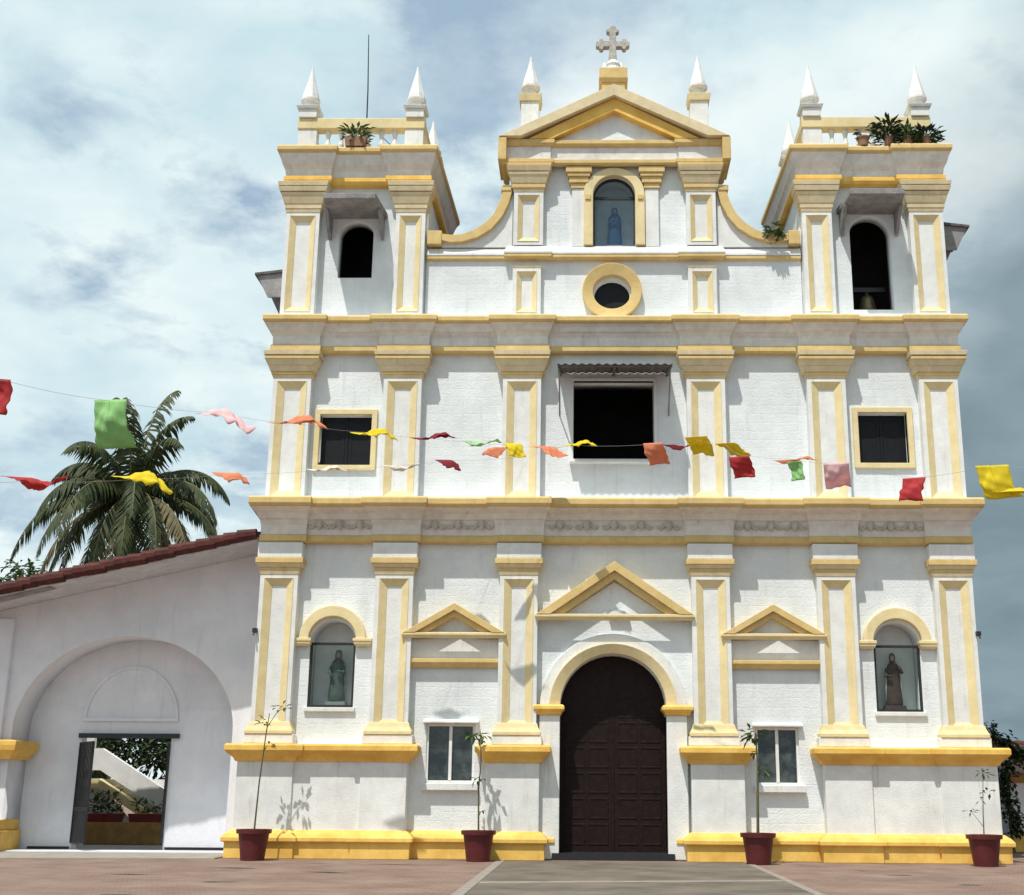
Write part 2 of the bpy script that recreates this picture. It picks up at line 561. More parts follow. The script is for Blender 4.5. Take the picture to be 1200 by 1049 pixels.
def wall_holes(name, outer, holes, y0, y1, mt, parent):
    """slab in XZ with openings, built through a filled 2-D curve"""
    cu = bpy.data.curves.new(name, 'CURVE')
    cu.dimensions = '2D'; cu.fill_mode = 'BOTH'; cu.extrude = (y1 - y0) / 2
    for poly in [outer] + holes:
        s = cu.splines.new('POLY'); s.points.add(len(poly) - 1)
        for p, (x, z) in zip(s.points, poly): p.co = (x, z, 0, 1)
        s.use_cyclic_u = True
    tmp = bpy.data.objects.new(name, cu); C.objects.link(tmp)
    dg = bpy.context.evaluated_depsgraph_get()
    me = bpy.data.meshes.new_from_object(tmp.evaluated_get(dg))
    bpy.data.objects.remove(tmp)
    off = ORIG.get(parent, Vector((0, 0, 0)))
    ym = (y0 + y1) / 2
    for v in me.vertices:
        x, z, d = v.co
        v.co = (x - off.x, ym - d - off.y, z - off.z)
    me.name = name
    me.materials.clear(); me.materials.append(mt)
    bm = bmesh.new(); bm.from_mesh(me)
    bmesh.ops.remove_doubles(bm, verts=bm.verts[:], dist=1e-5)
    bmesh.ops.recalc_face_normals(bm, faces=bm.faces[:]); bm.to_mesh(me); bm.free()
    o = bpy.data.objects.new(name, me); C.objects.link(o); o.parent = parent; ORIG[o] = off.copy()
    return o


# ------------------------------------------------------------------ ground
def ground_mat(name, c1, c2, c3, bw, bh, mortar, ms):
    mt = bpy.data.materials.new(name); mt.use_nodes = True; nt = mt.node_tree
    b = nt.nodes['Principled BSDF']; b.inputs['Roughness'].default_value = .9; b.inputs['Specular IOR Level'].default_value = .15
    g = nt.nodes.new('ShaderNodeNewGeometry')
    bt = nt.nodes.new('ShaderNodeTexBrick')
    bt.inputs['Scale'].default_value = 1
    bt.inputs['Brick Width'].default_value = bw; bt.inputs['Row Height'].default_value = bh
    bt.inputs['Mortar Size'].default_value = ms; bt.inputs['Bias'].default_value = 0
    bt.inputs['Color1'].default_value = (*c1, 1); bt.inputs['Color2'].default_value = (*c2, 1); bt.inputs['Mortar'].default_value = (*mortar, 1)
    nt.links.new(g.outputs['Position'], bt.inputs[0])
    n = nt.nodes.new('ShaderNodeTexNoise'); n.inputs['Scale'].default_value = .8; n.inputs['Detail'].default_value = 8; n.inputs['Roughness'].default_value = .7
    nt.links.new(g.outputs['Position'], n.inputs[0])
    r = nt.nodes.new('ShaderNodeValToRGB'); r.color_ramp.elements[0].position = .40; r.color_ramp.elements[1].position = .72
    nt.links.new(n.outputs[0], r.inputs[0])
    mx = nt.nodes.new('ShaderNodeMix'); mx.data_type = 'RGBA'
    nt.links.new(r.outputs[0], mx.inputs[0]); nt.links.new(bt.outputs[0], mx.inputs[6]); mx.inputs[7].default_value = (*c3, 1)
    nt.links.new(mx.outputs[2], b.inputs['Base Color'])
    n2 = nt.nodes.new('ShaderNodeTexNoise'); n2.inputs['Scale'].default_value = 30; nt.links.new(g.outputs['Position'], n2.inputs[0])
    ad = nt.nodes.new('ShaderNodeMath'); ad.operation = 'MULTIPLY_ADD'; nt.links.new(bt.outputs['Fac'], ad.inputs[0]); ad.inputs[1].default_value = -.6
    nt.links.new(n2.outputs[0], ad.inputs[2])
    bp = nt.nodes.new('ShaderNodeBump'); bp.inputs['Strength'].default_value = .4; bp.inputs['Distance'].default_value = .02
    nt.links.new(ad.outputs[0], bp.inputs['Height']); nt.links.new(bp.outputs[0], b.inputs['Normal'])
    return mt


GRND = ground_mat('red_paver_court', (.235, .152, .120), (.195, .127, .103), (.275, .205, .165), .24, .12, (.125, .092, .076), .014)
PATHM = mat('grey_path_concrete', (.185, .155, .125), (.085, .074, .060), .9, .9, .4, 40, dirt=None, mid=(.3, .65))
KERBM = mat('pale_path_edging', (.32, .28, .24), (.22, .195, .17), 4, .9, .3, 40)
SIDEM = mat('pale_cement_apron', (.34, .315, .275), (.26, .24, .21), 2.5, .9, .3, 40)

b = MB(); b.add([(-400, -60, 0), (400, -60, 0), (400, 700, 0), (-400, 700, 0)], [(0, 1, 2, 3)])
structure(b.build('ground', GRND))
b = MB(); b.box(-2.40, 2.74, -40, -.36, -.05, .004)
structure(b.build('path', PATHM))
b = MB(); b.box(-2.58, -2.40, -40, -.36, -.05, .012); b.box(2.74, 2.88, -40, -.36, -.05, .012)
b.prism_xy([(-2.39, -7.30), (2.73, -6.25), (2.73, -6.02), (-2.39, -7.02)], -.05, .010)
structure(b.build('path_edging', KERBM, bevel=.006))
b = MB(); b.prism_xy([(-22, -1.75), (-8.62, -.62), (-8.62, 5.4), (-22, 5.4)], -.05, .03)
structure(b.build('pavement', SIDEM, bevel=.015))

# ------------------------------------------------------------------ church
church = thing('church', 'white church with three storeys, yellow cornices and twin bell towers behind the courtyard', 'church', (0, 2.4, 0))
WY = .25            # plane of the storey walls
PX = [(-7.775, .88), (-5.095, .88), (-2.21, .88), (2.21, .88), (5.095, .88), (7.775, .88)]
DX = -.04

# storey walls with every opening
holes = [arch(DX, 1.2, .02, 3.3),                                             # doorway
         arch(-6.49, .53, 3.27, 4.72), arch(6.45, .53, 3.24, 4.72),           # saint niches
         rect(-4.26, -3.16, 1.62, 2.92), rect(3.16, 4.13, 1.62, 2.88),        # ground windows
         rect(-.97, .97, 9.12, 11.08),                                        # choir window
         rect(-7.08, -5.83, 8.94, 10.20), rect(5.85, 7.02, 9.02, 10.27)]
wall_holes('wall', rect(-8.2, 8.2, .0, 12.60), holes, WY, .95, WHITE, church)
# upper wall between the towers with the gable
GX = .03
holes = [arc(-.03, 13.31, .44, .40, 0, 345, 23), arch(GX, .53, 14.63, 15.98)]
wall_holes('gable_wall', [(-4.66, 12.60), (4.66, 12.60), (4.66, 14.30), (2.62, 14.30), (2.62, 17.25), (GX, 18.55), (-2.56, 17.25), (-2.56, 14.30), (-4.66, 14.30)],
           holes, WY, .95, WHITE, church)
# nave body behind the front: side walls, back wall, near-black lining that paints the interior shade
b = MB()
b.box(-8.2, -7.8, .952, 30, 0, 12.6); b.box(7.8, 8.2, .952, 30, 0, 12.6); b.box(-7.8, 7.8, 29.6, 30, 0, 12.6)
b.build_each('nave_wall', WHITE, church)
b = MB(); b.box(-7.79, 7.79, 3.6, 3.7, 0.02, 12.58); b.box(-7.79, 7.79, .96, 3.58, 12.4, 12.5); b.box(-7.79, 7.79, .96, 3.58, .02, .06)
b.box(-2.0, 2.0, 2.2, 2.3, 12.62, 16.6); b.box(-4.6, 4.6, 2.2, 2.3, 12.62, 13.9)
b.build('interior_shade_lining', DARKIN, church)
b = MB(); b.prism_xz([(-8.0, 12.62), (8.0, 12.62), (0, 16.2)], 3.6, 29.9)
b.build('nave_roof', TILE, church)

# ---- plinth, pedestals, sill band
LOWL = [(-8.42, 3.0), (-8.42, -.10), (-7.16, -.10), (-7.16, -.04), (-5.66, -.04), (-5.66, -.10), (-4.62, -.10), (-4.62, WY)]
LOWP = [(-2.86, WY), (-2.86, -.10), (-1.68, -.10), (-1.68, WY)]
mir = lambda p: [(-x, y) for x, y in reversed(p)]
b = MB()
for p in (LOWL, LOWP):
    for q in (p, mir(p)):
        b.prism_xy(q, .02, 2.44)
b.build_each('pedestal', WTRIM, church, bevel=.02)
PL = LOWL + LOWP + [(-1.34, WY)]
b = MB()
prof = [(-.06, 0), (.13, 0), (.13, .34), (.20, .36), (.20, .44), (.14, .52), (.03, .60), (-.06, .60)]
b.sweep(PL, prof); b.sweep(mir(PL), prof)
b.build_each('plinth', YEL, church, bevel=.012)
b = MB()
prof = [(-.08, 2.06), (.04, 2.06), (.08, 2.14), (.20, 2.24), (.25, 2.30), (.25, 2.40), (.22, 2.44), (-.08, 2.445)]
for p in (LOWL, LOWP):
    b.sweep(p, prof); b.sweep(mir(p), prof)
b.build_each('sill_band', YEL, church, bevel=.012)


# ---- pilasters
def pilaster(xc, w, z0, z1, fw, cap, base=None, yf=0.0, pm=.035, depth=.26, bot=.10):
    """panelled pilaster at x = xc; cap/base: lists of (half-width beyond shaft, z0, z1, bevel style)"""
    h = w / 2
    bb = MB()
    # shaft core behind the recessed panel and an outer rim
    bb.box(xc - h, xc + h, yf + .085, yf + depth, z0, z1)
    bb.ring_band([(xc - h + .10, z0 + bot), (xc + h - .10, z0 + bot), (xc + h - .10, z1 - .08), (xc - h + .10, z1 - .08)],
                 [(xc - h, z0), (xc + h, z0), (xc + h, z1), (xc - h, z1)], yf, yf + .09, True)
    p = bb.build('pilaster', WTRIM, church)
    mm = MB()
    mm.frame(xc - h + .10, xc + h - .10, z0 + bot, z1 - .08, fw, yf - .014, yf + .086, yf + .074)
    mm.build('panel_moulding', PALE, p)
    cb = MB()
    for e0, e1, za, zb in cap:
        n0, n1 = h + e0, h + e1
        cb.m = 1 if e1 != e0 else 0
        cb.add([(xc - n0, yf - e0, za), (xc + n0, yf - e0, za), (xc + n0, yf + depth, za), (xc - n0, yf + depth, za),
                (xc - n1, yf - e1, zb), (xc + n1, yf - e1, zb), (xc + n1, yf + depth, zb), (xc - n1, yf + depth, zb)],
               [(0, 3, 2, 1), (4, 5, 6, 7), (0, 1, 5, 4), (1, 2, 6, 5), (2, 3, 7, 6), (3, 0, 4, 7)])
    cb.build('capital', [OCH, TAN], p, bevel=.012)
    if base:
        sb = MB(); sb.box(xc - h - base[0], xc + h + base[0], yf - .08, yf + depth, base[1], base[2])
        sb.build('base_block', WTRIM, p, bevel=.02)
        sb = MB(); e = base[3]
        sb.sweep([(xc - h, yf + depth), (xc - h, yf), (xc + h, yf), (xc + h, yf + depth)],
                 [(-.02, base[2] + .002), (e, base[2] + .002), (e, base[2] + .07), (e * .5, base[2] + .17), (0.02, base[2] + .27), (-.02, base[2] + .27)])
        sb.build('base_moulding', PALE, p, bevel=.008)
    return p


capG = [(.01, .035, 6.27, 6.37), (.035, .035, 6.37, 6.44), (.05, .10, 6.44, 6.53), (.115, .115, 6.53, 6.66)]
p0 = pilaster(PX[0][0], .88, 2.72, 6.27, .17, capG, (.13, 2.446, 2.66, .10))
blk = MB(); blk.box(PX[0][0] - .52, PX[0][0] + .52, -.085, .26, 6.662, 7.02); blk.build('impost_block', WTRIM, p0, bevel=.015)
for x, w in PX[1:]:
    copy_tree(p0, dx=x - PX[0][0])
cap2 = [(.01, .035, 11.07, 11.15), (.05, .05, 11.15, 11.22), (.07, .12, 11.22, 11.36), (.13, .19, 11.36, 11.50), (.20, .20, 11.50, 11.58), (.215, .23, 11.60, 11.72)]
p0 = pilaster(PX[0][0], .92, 8.02, 11.07, .17, cap2)
for x, w in PX[1:]:
    copy_tree(p0, dx=x - PX[0][0])


b = MB()
for s_ in (-1, 1):
    b.box(s_ * 8.24 - .05, s_ * 8.24 + .05, -.10, .02, 4.92, 5.02); b.tube([(s_ * 8.24, -.04, 4.94), (s_ * 8.24, -.16, 4.86)], .02, 6)
b.build_each('wall_bracket', FRAMEM, church)

# ---- entablatures (break forward over every pilaster)
def break_path(xs, hw, y_in, y_out, xend, yback):
    p = [(-xend, yback), (-xend, y_out)]
    for i, x in enumerate(xs):
        a, c_ = x - hw, x + hw
        if i > 0: p += [(a, y_in), (a, y_out)]
        if i < len(xs) - 1: p += [(c_, y_out), (c_, y_in)]
    return p + [(xend, y_out), (xend, yback)]


xs = [p[0] for p in PX]
P1 = break_path(xs, .56, .13, .02, 8.27, 3.0)
b = MB(); b.sweep(P1, [(-.30, 7.04), (.03, 7.04), (.07, 7.07), (.07, 7.19), (.03, 7.22), (-.30, 7.22)], .34); b.build('architrave', OCH, church, bevel=.008)
b = MB(); b.sweep(P1, [(-.30, 7.222), (.02, 7.222), (.04, 7.44), (.10, 7.56), (.16, 7.58), (.24, 7.70), (.42, 7.76), (.50, 7.80), (-.30, 7.80)], .34); b.build('frieze', WDIRTY, church, bevel=.008)
b = MB(); b.sweep(P1, [(-.30, 7.802), (.54, 7.802), (.59, 7.86), (.59, 7.99), (.54, 8.03), (-.30, 8.03)], .34); b.build('cornice', OCH, church, bevel=.012)
b = MB(); b.sweep(P1, [(-.30, 8.032), (.52, 8.032), (.05, 8.14), (-.30, 8.14)], .34); b.build('cornice_weathering', WTRIM, church)
# stucco garlands in the ground frieze, three per bay
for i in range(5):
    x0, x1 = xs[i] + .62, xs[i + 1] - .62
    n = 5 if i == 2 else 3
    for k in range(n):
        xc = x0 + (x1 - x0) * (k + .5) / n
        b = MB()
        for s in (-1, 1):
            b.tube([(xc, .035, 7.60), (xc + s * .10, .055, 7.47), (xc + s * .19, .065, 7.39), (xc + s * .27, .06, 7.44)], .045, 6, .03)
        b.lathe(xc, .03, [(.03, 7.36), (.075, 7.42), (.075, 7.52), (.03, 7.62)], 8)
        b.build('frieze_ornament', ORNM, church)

P2 = break_path(xs, .60, .13, .02, 8.30, 3.0)
b = MB(); b.sweep(P2, [(-.30, 11.74), (.05, 11.74), (.09, 11.78), (.09, 11.88), (.05, 11.92), (-.30, 11.92)], .62); b.build('architrave', OCH, church, bevel=.008)
b = MB(); b.sweep(P2, [(-.30, 11.922), (.02, 11.922), (.03, 12.14), (.10, 12.24), (.15, 12.26), (.20, 12.36), (.28, 12.42), (-.30, 12.42)], .62); b.build('frieze', WDIRTY, church, bevel=.008)
b = MB(); b.sweep(P2, [(-.30, 12.422), (.30, 12.422), (.35, 12.47), (.35, 12.58), (.30, 12.62), (-.30, 12.62)], .62); b.build('cornice', OCH, church, bevel=.012)
b = MB(); b.sweep(P2, [(-.30, 12.622), (.28, 12.622), (.02, 12.70), (-.30, 12.70)], .62); b.build('cornice_weathering', WTRIM, church)

# ---- door, surround, centre pediment
b = MB(); b.prism_xz(arch(DX, 1.205, .02, 3.3), .72, .80); d = b.build('door', DOORM, church)
b = MB()
b.box(DX - .03, DX + .03, .70, .72, .12, 4.38)
for s in (-1, 1):
    for k in range(6):
        z0 = .30 + k * .56
        x0, x1 = sorted((DX + s * .10, DX + s * .56)); b.frame(x0, x1, z0, z0 + .46, .04, .708, .722)
        x0, x1 = sorted((DX + s * .63, DX + s * 1.10)); b.frame(x0, x1, z0, z0 + .46, .04, .708, .722)
b.build('door_panel', DOORM, d, bevel=.006)
b = MB(); b.box(DX - 1.36, DX + 1.34, .05, .72, .005, .15); b.build('threshold', IRON, church)
a0 = arc(DX, 3.3, 1.2, 1.2, 0, 180, 28); a1 = arc(DX, 3.3, 1.44, 1.42, 0, 180, 28); a2 = arc(DX, 3.3, 1.66, 1.66, 0, 180, 28)
b = MB(); b.ring_band(a0, a1, .03, WY + .05, yi0=.12); b.build('archivolt', PALE, church, bevel=.01)
b = MB(); b.ring_band(a1, a2, .15, WY + .05); b.build('arch_band', WTRIM, church, bevel=.015)
b = MB()
for x0, x1 in ((DX - 1.66, DX - 1.2), (DX + 1.2, DX + 1.66)): b.box(x0, x1, .08, .90, .02, 3.12)
b.build_each('door_pier', WTRIM, church, bevel=.015)
b = MB()
prof = [(-.05, 3.12), (.03, 3.12), (.05, 3.18), (.11, 3.24), (.11, 3.31), (.07, 3.345), (-.05, 3.345)]
b.sweep([(DX - 1.69, .26), (DX - 1.69, .07), (DX - 1.21, .07), (DX - 1.21, .62)], prof)
b.sweep([(DX + 1.21, .62), (DX + 1.21, .07), (DX + 1.69, .07), (DX + 1.69, .26)], prof)
b.build_each('door_impost', YEL, church, bevel=.008)


def pediment(name, xc, hw, z0, zt, band, y, base_h, depth=.30):
    """raking and horizontal mouldings; z0 = underside of horizontal, zt = outer apex"""
    zb = z0 + base_h
    sl = (zt - zb) / hw
    bb = MB()
    # raking cornice, two steps
    for (o0, o1, yy) in ((0, .55, y), (.55, 1.0, y + .09)):
        out = [(xc - hw + o0 * band / sl * .0 - (0), zb - o0 * band + .0), (xc, zt - o0 * band), (xc + hw, zb - o0 * band)]
        inn = [(xc - hw, zb - o1 * band), (xc, zt - o1 * band), (xc + hw, zb - o1 * band)]
        # clip the ends at the horizontal moulding
        def clip(pl):
            (xa, za), ap, (xb, zbb) = pl
            t = max(0, (zb - .0 - za) / (ap[1] - za)) if ap[1] > za else 0
            return [(xa + (ap[0] - xa) * t, za + (ap[1] - za) * t), ap, (xb + (ap[0] - xb) * t, zbb + (ap[1] - zbb) * t)]
        out, inn = clip(out), clip(inn)
        bb.ring_band(inn, out, yy, y + depth)
    o = bb.build(name, OCH, church, bevel=.010)
    hb = MB()
    hb.sweep([(xc - hw + .02, y + depth), (xc - hw + .02, y + .06), (xc + hw - .02, y + .06), (xc + hw - .02, y + depth)],
             [(-.04, z0), (.0, z0), (.05, z0 + base_h * .6), (.05, zb), (-.04, zb + .02)])
    hb.build('pediment_base', PALE, o, bevel=.006)
    return o


pediment('pediment', DX + .04, 1.80, 5.24, 6.60, .40, -.10, .13, .36)
b = MB(); b.prism_xz([(-1.2, 5.38), (1.2, 5.38), (0, 6.16)], .20, .30); b.build('tympanum', WHITE, church)
b = MB(); b.prism_xz(arc(.10, 5.38, .24, .11, 0, 180, 10), .10, .24); b.build('tympanum_shell', WTRIM, church)
for xc in (-3.68, 3.62):
    pediment('pediment', xc, 1.17, 4.82, 5.62, .30, -.08, .12, .34)
    b = MB(); b.sweep([(xc - 1.02, .30), (xc - 1.02, .16), (xc + 1.02, .16), (xc + 1.02, .30)],
                      [(-.03, 4.17), (.01, 4.17), (.05, 4.24), (.10, 4.28), (.10, 4.36), (-.03, 4.38)])
    b.build('string_moulding', OCH, church, bevel=.006)
    b = MB(); b.box(xc - 1.04, xc + 1.04, .20, .30, 4.382, 4.815); b.build('blank_panel', WTRIM, church)
    b = MB()
    for s in (-1, 1):
        b.box(xc + s * 1.10 - .06, xc + s * 1.10 + .06, .17, .30, 2.46, 4.815)
    b.build_each('bay_strip', WTRIM, church, bevel=.01)

# ---- ground windows
for x0, x1, z0, z1 in ((-4.26, -3.16, 1.62, 2.92), (3.16, 4.13, 1.62, 2.88)):
    b = MB(); b.frame(x0, x1, z0, z1, .055, .30, .37); xm = (x0 + x1) / 2
    b.box(xm - .035, xm + .035, .29, .36, z0 + .055, z1 - .055)
    w_ = b.build('window', PWHITE, church, bevel=.006)
    b = MB(); b.box(x0 + .03, x1 - .03, .372, .38, z0 + .03, z1 - .03); b.build('pane', DGLASS, w_)
    b = MB(); b.box(x0 - .06, x1 + .10, .10, .30, z0 - .16, z0 - .002); b.build('sill', WTRIM, w_, bevel=.015)
    b = MB(); b.prism_yz([(.30, z1 + .02), (.12, z1 + .01), (.12, z1 + .05), (.30, z1 + .12)], x0 - .07, x1 + .09); b.build('window_hood', WTRIM, w_, bevel=.008)

# ---- saint niches
for xc, z0 in ((-6.49, 3.27), (6.45, 3.24)):
    b = MB(); b.prism_xz(arch(xc, .54, z0 - .01, 4.72), .90, .94); nb = b.build('niche', NICHEIN, church)
    b = MB(); b.frame(xc - .53, xc + .53, z0, 4.74, .055, .30, .36); b.build('niche_frame', FRAMEM, nb)
    b = MB(); b.box(xc - .49, xc + .49, .33, .338, z0 + .04, 4.70); b.build('glass', GLASS, nb)
    b = MB(); b.ring_band(arc(xc, 4.80, .55, .52, 0, 180, 22), arc(xc, 4.80, .77, .78, 0, 180, 22), .10, .30); b.build('niche_archivolt', PALE, nb, bevel=.02)
    b = MB()
    for s in (-1, 1):
        x0, x1 = sorted((xc + s * .54, xc + s * .86))
        b.sweep([(x0, .30), (x0, .14), (x1, .14), (x1, .30)], [(-.04, 4.64), (.0, 4.64), (.04, 4.70), (.04, 4.74), (.06, 4.76), (.06, 4.82), (-.04, 4.84)])
    b.build_each('niche_impost', PALE, nb, bevel=.006)
    b = MB(); b.box(xc - .58, xc + .58, .18, .32, z0 - .10, z0 - .004); b.build('niche_sill', WTRIM, nb, bevel=.012)

# ---- choir window and its sheet hood
b = MB(); b.frame(-1.04, 1.04, 9.05, 11.15, .07, .20, .40); cw = b.build('choir_window', WTRIM, church, bevel=.01)
b = MB(); b.box(-1.06, 1.06, .06, .26, 9.00, 9.048); b.build('sill', WTRIM, cw, bevel=.01)
b = MB(); N = 56; HV = []
for i in range(N + 1):
    x = -1.34 + 2.70 * i / N
    dz = .022 * math.cos(i * PI / 1.0 * .5 * 1.0)
    HV += [(x, .24, 11.30 + dz), (x, -.98, 11.10 + dz), (x, .24, 11.285 + dz), (x, -.98, 11.085 + dz)]
fs = []
for i in range(N):
    a = i * 4; c_ = a + 4
    fs += [(a, a + 1, c_ + 1, c_), (a + 2, c_ + 2, c_ + 3, a + 3), (a + 1, a + 3, c_ + 3, c_ + 1), (a, c_, c_ + 2, a + 2)]
b.add(HV, fs); ch = b.build('window_hood', CORR, cw)
b = MB()
b.prism_yz([(-.95, 11.04), (-.90, 11.04), (-.90, 11.07), (-.95, 11.065)], -1.33, 1.35)
for s in (-1.30, 0, 1.30): b.prism_yz([(-.90, 11.02), (.24, 11.20), (.24, 11.26), (-.90, 11.072)], s - .03, s + .03)
b.build('hood_fascia', CORR, ch)
b = MB(); b.tube([(-1.30, .24, 10.2), (-1.30, -.6, 11.05)], .02, 6); b.tube([(1.32, .24, 10.2), (1.32, -.6, 11.05)], .02, 6); b.build_each('hood_bracket', HOODW, ch)

# ---- side windows of the middle storey
for x0, x1, z0, z1 in ((-7.08, -5.83, 8.94, 10.20), (5.85, 7.02, 9.02, 10.27)):
    b = MB(); b.frame(x0 - .13, x1 + .13, z0 - .12, z1 + .14, .13, .18, .42); w_ = b.build('shuttered_window', PALE, church, bevel=.012)
    b = MB(); b.box(x0, x1, .44, .47, z0, z1); xm = (x0 + x1) / 2
    b.box(xm - .03, xm + .03, .42, .44, z0, z1)
    for xs_, xe_ in ((x0 + .04, xm - .05), (xm + .05, x1 - .04)):
        b.frame(xs_, xe_, z0 + .05, z1 - .05, .07, .428, .442)
    b.build('shutter', BLACKW, w_)

# ---- attic: oculus, short pilasters, band
b = MB(); b.ring_band(arc(-.03, 13.36, .47, .44, 0, 352.5, 47), arc(-.03, 13.37, .735, .74, 0, 352.5, 47), .06, .30, True, .13); oc = b.build('oculus', OCH, church, bevel=.02)
b = MB(); b.prism_xz(arc(-.03, 13.31, .45, .41, 0, 345, 23), .40, .44); b.build('pane', BLACKW, oc)
for xc in (-2.14, 2.20):
    p = pilaster(xc, .70, 12.70, 13.96, .12, [(.0, .02, 13.96, 14.02)], yf=.08, depth=.18)
AB = [(-4.66, .26), (-2.62, .26), (-2.62, .10), (-1.62, .10), (-1.62, .16), (1.70, .16), (1.70, .10), (2.68, .10), (2.68, .26), (4.66, .26)]
b = MB(); b.sweep(AB, [(-.30, 14.22), (.03, 14.22), (.09, 14.26), (.09, 14.32), (.07, 14.34), (-.30, 14.34)]); b.build('attic_band', OCH, church, bevel=.008)
b = MB(); b.sweep(AB, [(-.30, 14.342), (.10, 14.342), (.10, 14.40), (.02, 14.56), (-.30, 14.58)]); b.build('attic_ledge', WTRIM, church, bevel=.01)

# ---- gable storey
capA = [(.01, .03, 16.02, 16.12), (.05, .05, 16.12, 16.24), (.06, .12, 16.24, 16.44), (.13, .15, 16.44, 16.52), (.16, .20, 16.54, 16.66), (.20, .20, 16.66, 16.74)]
for xc in (-2.12, 2.20):
    pilaster(xc, .74, 14.58, 16.02, .12, capA, yf=.06, depth=.20)
for xc in (-.86, .98):
    b = MB(); b.box(xc - .17, xc + .17, .16, .26, 14.58, 16.16); p = b.build('slender_pilaster', WTRIM, church, bevel=.01)
    b = MB()
    for h, y0, z0, z1 in ((.20, .13, 16.162, 16.30), (.25, .09, 16.302, 16.46), (.29, .05, 16.462, 16.56), (.33, .02, 16.562, 16.72)):
        b.box(xc - h, xc + h, y0, .26, z0, z1)
    b.build('capital', OCH, p, bevel=.015)
b = MB()
ins = [(GX - .53, 14.60), (GX - .53, 15.98)] + [q for q in reversed(arc(GX, 15.98, .53, .53, 0, 180, 22))][1:] + [(GX + .53, 14.60)]
outs = [(GX - .77, 14.60), (GX - .77, 15.98)] + [q for q in reversed(arc(GX, 15.98, .77, .74, 0, 180, 22))][1:] + [(GX + .77, 14.60)]
b.ring_band(ins, outs, .10, .27); gn = b.build('gable_niche', PALE, church, bevel=.015)
b = MB(); b.prism_xz(arch(GX, .54, 14.60, 15.98), .86, .93); b.build('niche_back', NICHEIN, gn)
b = MB(); b.ring_band([(x * .92 + GX * .08, 14.60 + (z - 14.60) * .965) for x, z in ins], ins, .30, .35); b.box(GX - .50, GX + .50, .30, .34, 15.93, 16.0); b.build('niche_frame', FRAMEM, gn)
b = MB(); b.prism_xz(arch(GX, .50, 14.60, 15.95), .318, .325); b.build('glass', GGLASS, gn)
b = MB()
for s in (-1, 1): b.box(GX + s * .66 - .07, GX + s * .66 + .07, .07, .12, 15.83, 15.97)
b.build_each('niche_boss', OCH, gn, bevel=.01)

GB = [(-2.74, 1.1), (-2.74, .0), (-1.58, .0), (-1.58, .06), (1.66, .06), (1.66, .0), (2.82, .0), (2.82, 1.1)]
b = MB(); b.sweep(GB, [(-.06, 16.742), (.05, 16.742), (.09, 16.79), (.09, 16.88), (-.06, 16.90)]); b.build('gable_architrave', OCH, church, bevel=.008)
b = MB(); b.prism_xy([(x, y) for x, y in GB], 16.90, 17.26); b.build('gable_frieze', WDIRTY, church)
b = MB(); b.sweep(GB, [(-.06, 17.262), (.05, 17.262), (.10, 17.32), (.10, 17.42), (-.06, 17.43)]); b.build('gable_cornice', OCH, church, bevel=.008)
b = MB()
for out, inn, yy, m_ in (((2.92, 17.43, 18.90), (2.92, 17.16, 18.58), -.24, 0), ((2.80, 17.10, 18.58), (2.8, 16.82, 18.22), -.10, 1)):
    def line(q, zc=17.432):
        hw, ze, zt = q
        t = max(0, (zc - ze) / (zt - ze))
        return [(GX - hw + hw * t, ze + (zt - ze) * t), (GX, zt), (GX + hw - hw * t, ze + (zt - ze) * t)]
    b.m = m_
    b.ring_band(line(inn), line(out), yy, 1.0)
rc = b.build('gable_raking_cornice', [TAN, YEL], church, bevel=.012)
b = MB()
for s in (-1, 1):
    x0, x1 = sorted((GX + s * 2.93, GX + s * 2.72)); b.box(x0, x1, -.22, .95, 16.80, 17.425)
b.build_each('cornice_return', OCH, rc, bevel=.01)
b = MB(); b.prism_xz([(GX - 1.7, 17.432), (GX + 1.7, 17.432), (GX, 18.30)], .12, .30); b.build('gable_tympanum', WHITE, church)
b = MB(); b.prism_xz(arc(GX + .15, 17.432, .30, .10, 0, 180, 10), .02, .14); b.build('tympanum_shell', WTRIM, church)

# cross on its pedestal
b = MB()
b.frustum(GX - .01, .35, 18.70, 19.12, .30, .30, .30, .30); b.frustum(GX - .01, .35, 19.12, 19.22, .32, .32, .38, .38); b.frustum(GX - .01, .35, 19.22, 19.52, .36, .36, .36, .36)
cp = b.build('cross_pedestal', OCH, church, bevel=.015)
b = MB(); b.lathe(GX - .01, .35, [(.26, 19.522), (.26, 19.62), (.17, 19.70), (.20, 19.78), (.11, 19.92)], 12)
for s in (-1, 1): b.lathe(GX - .01 + s * .22, .35, [(.05, 19.60), (.07, 19.72), (.04, 19.86)], 8)
b.build('cross_base', WTRIM, cp)
b = MB(); cx = GX - .02
ctr = (cx, 20.385); w_ = .085
def cross_arm(L):
    return [(w_, -w_), (L - .20, -w_), (L - .19, -w_ - .06), (L - .14, -w_ - .085), (L - .09, -w_ - .06), (L - .08, -w_ + .005), (L - .03, -.085), (L, -.04), (L, .04), (L - .03, .085),
            (L - .08, w_ - .005), (L - .09, w_ + .06), (L - .14, w_ + .085), (L - .19, w_ + .06), (L - .20, w_)]
out = []
for (ux, uz), L in (((1, 0), .44), ((0, 1), .54), ((-1, 0), .44)):
    out += [(ctr[0] + u * ux - v * uz, ctr[1] + u * uz + v * ux) for u, v in cross_arm(L)]
out += [(ctr[0] - w_, ctr[1] - w_), (ctr[0] - w_ - .03, 19.86), (ctr[0] + w_ + .03, 19.86)]
b.prism_xz(out, .26, .44)
b.build('cross', STONE, cp, bevel=.012)


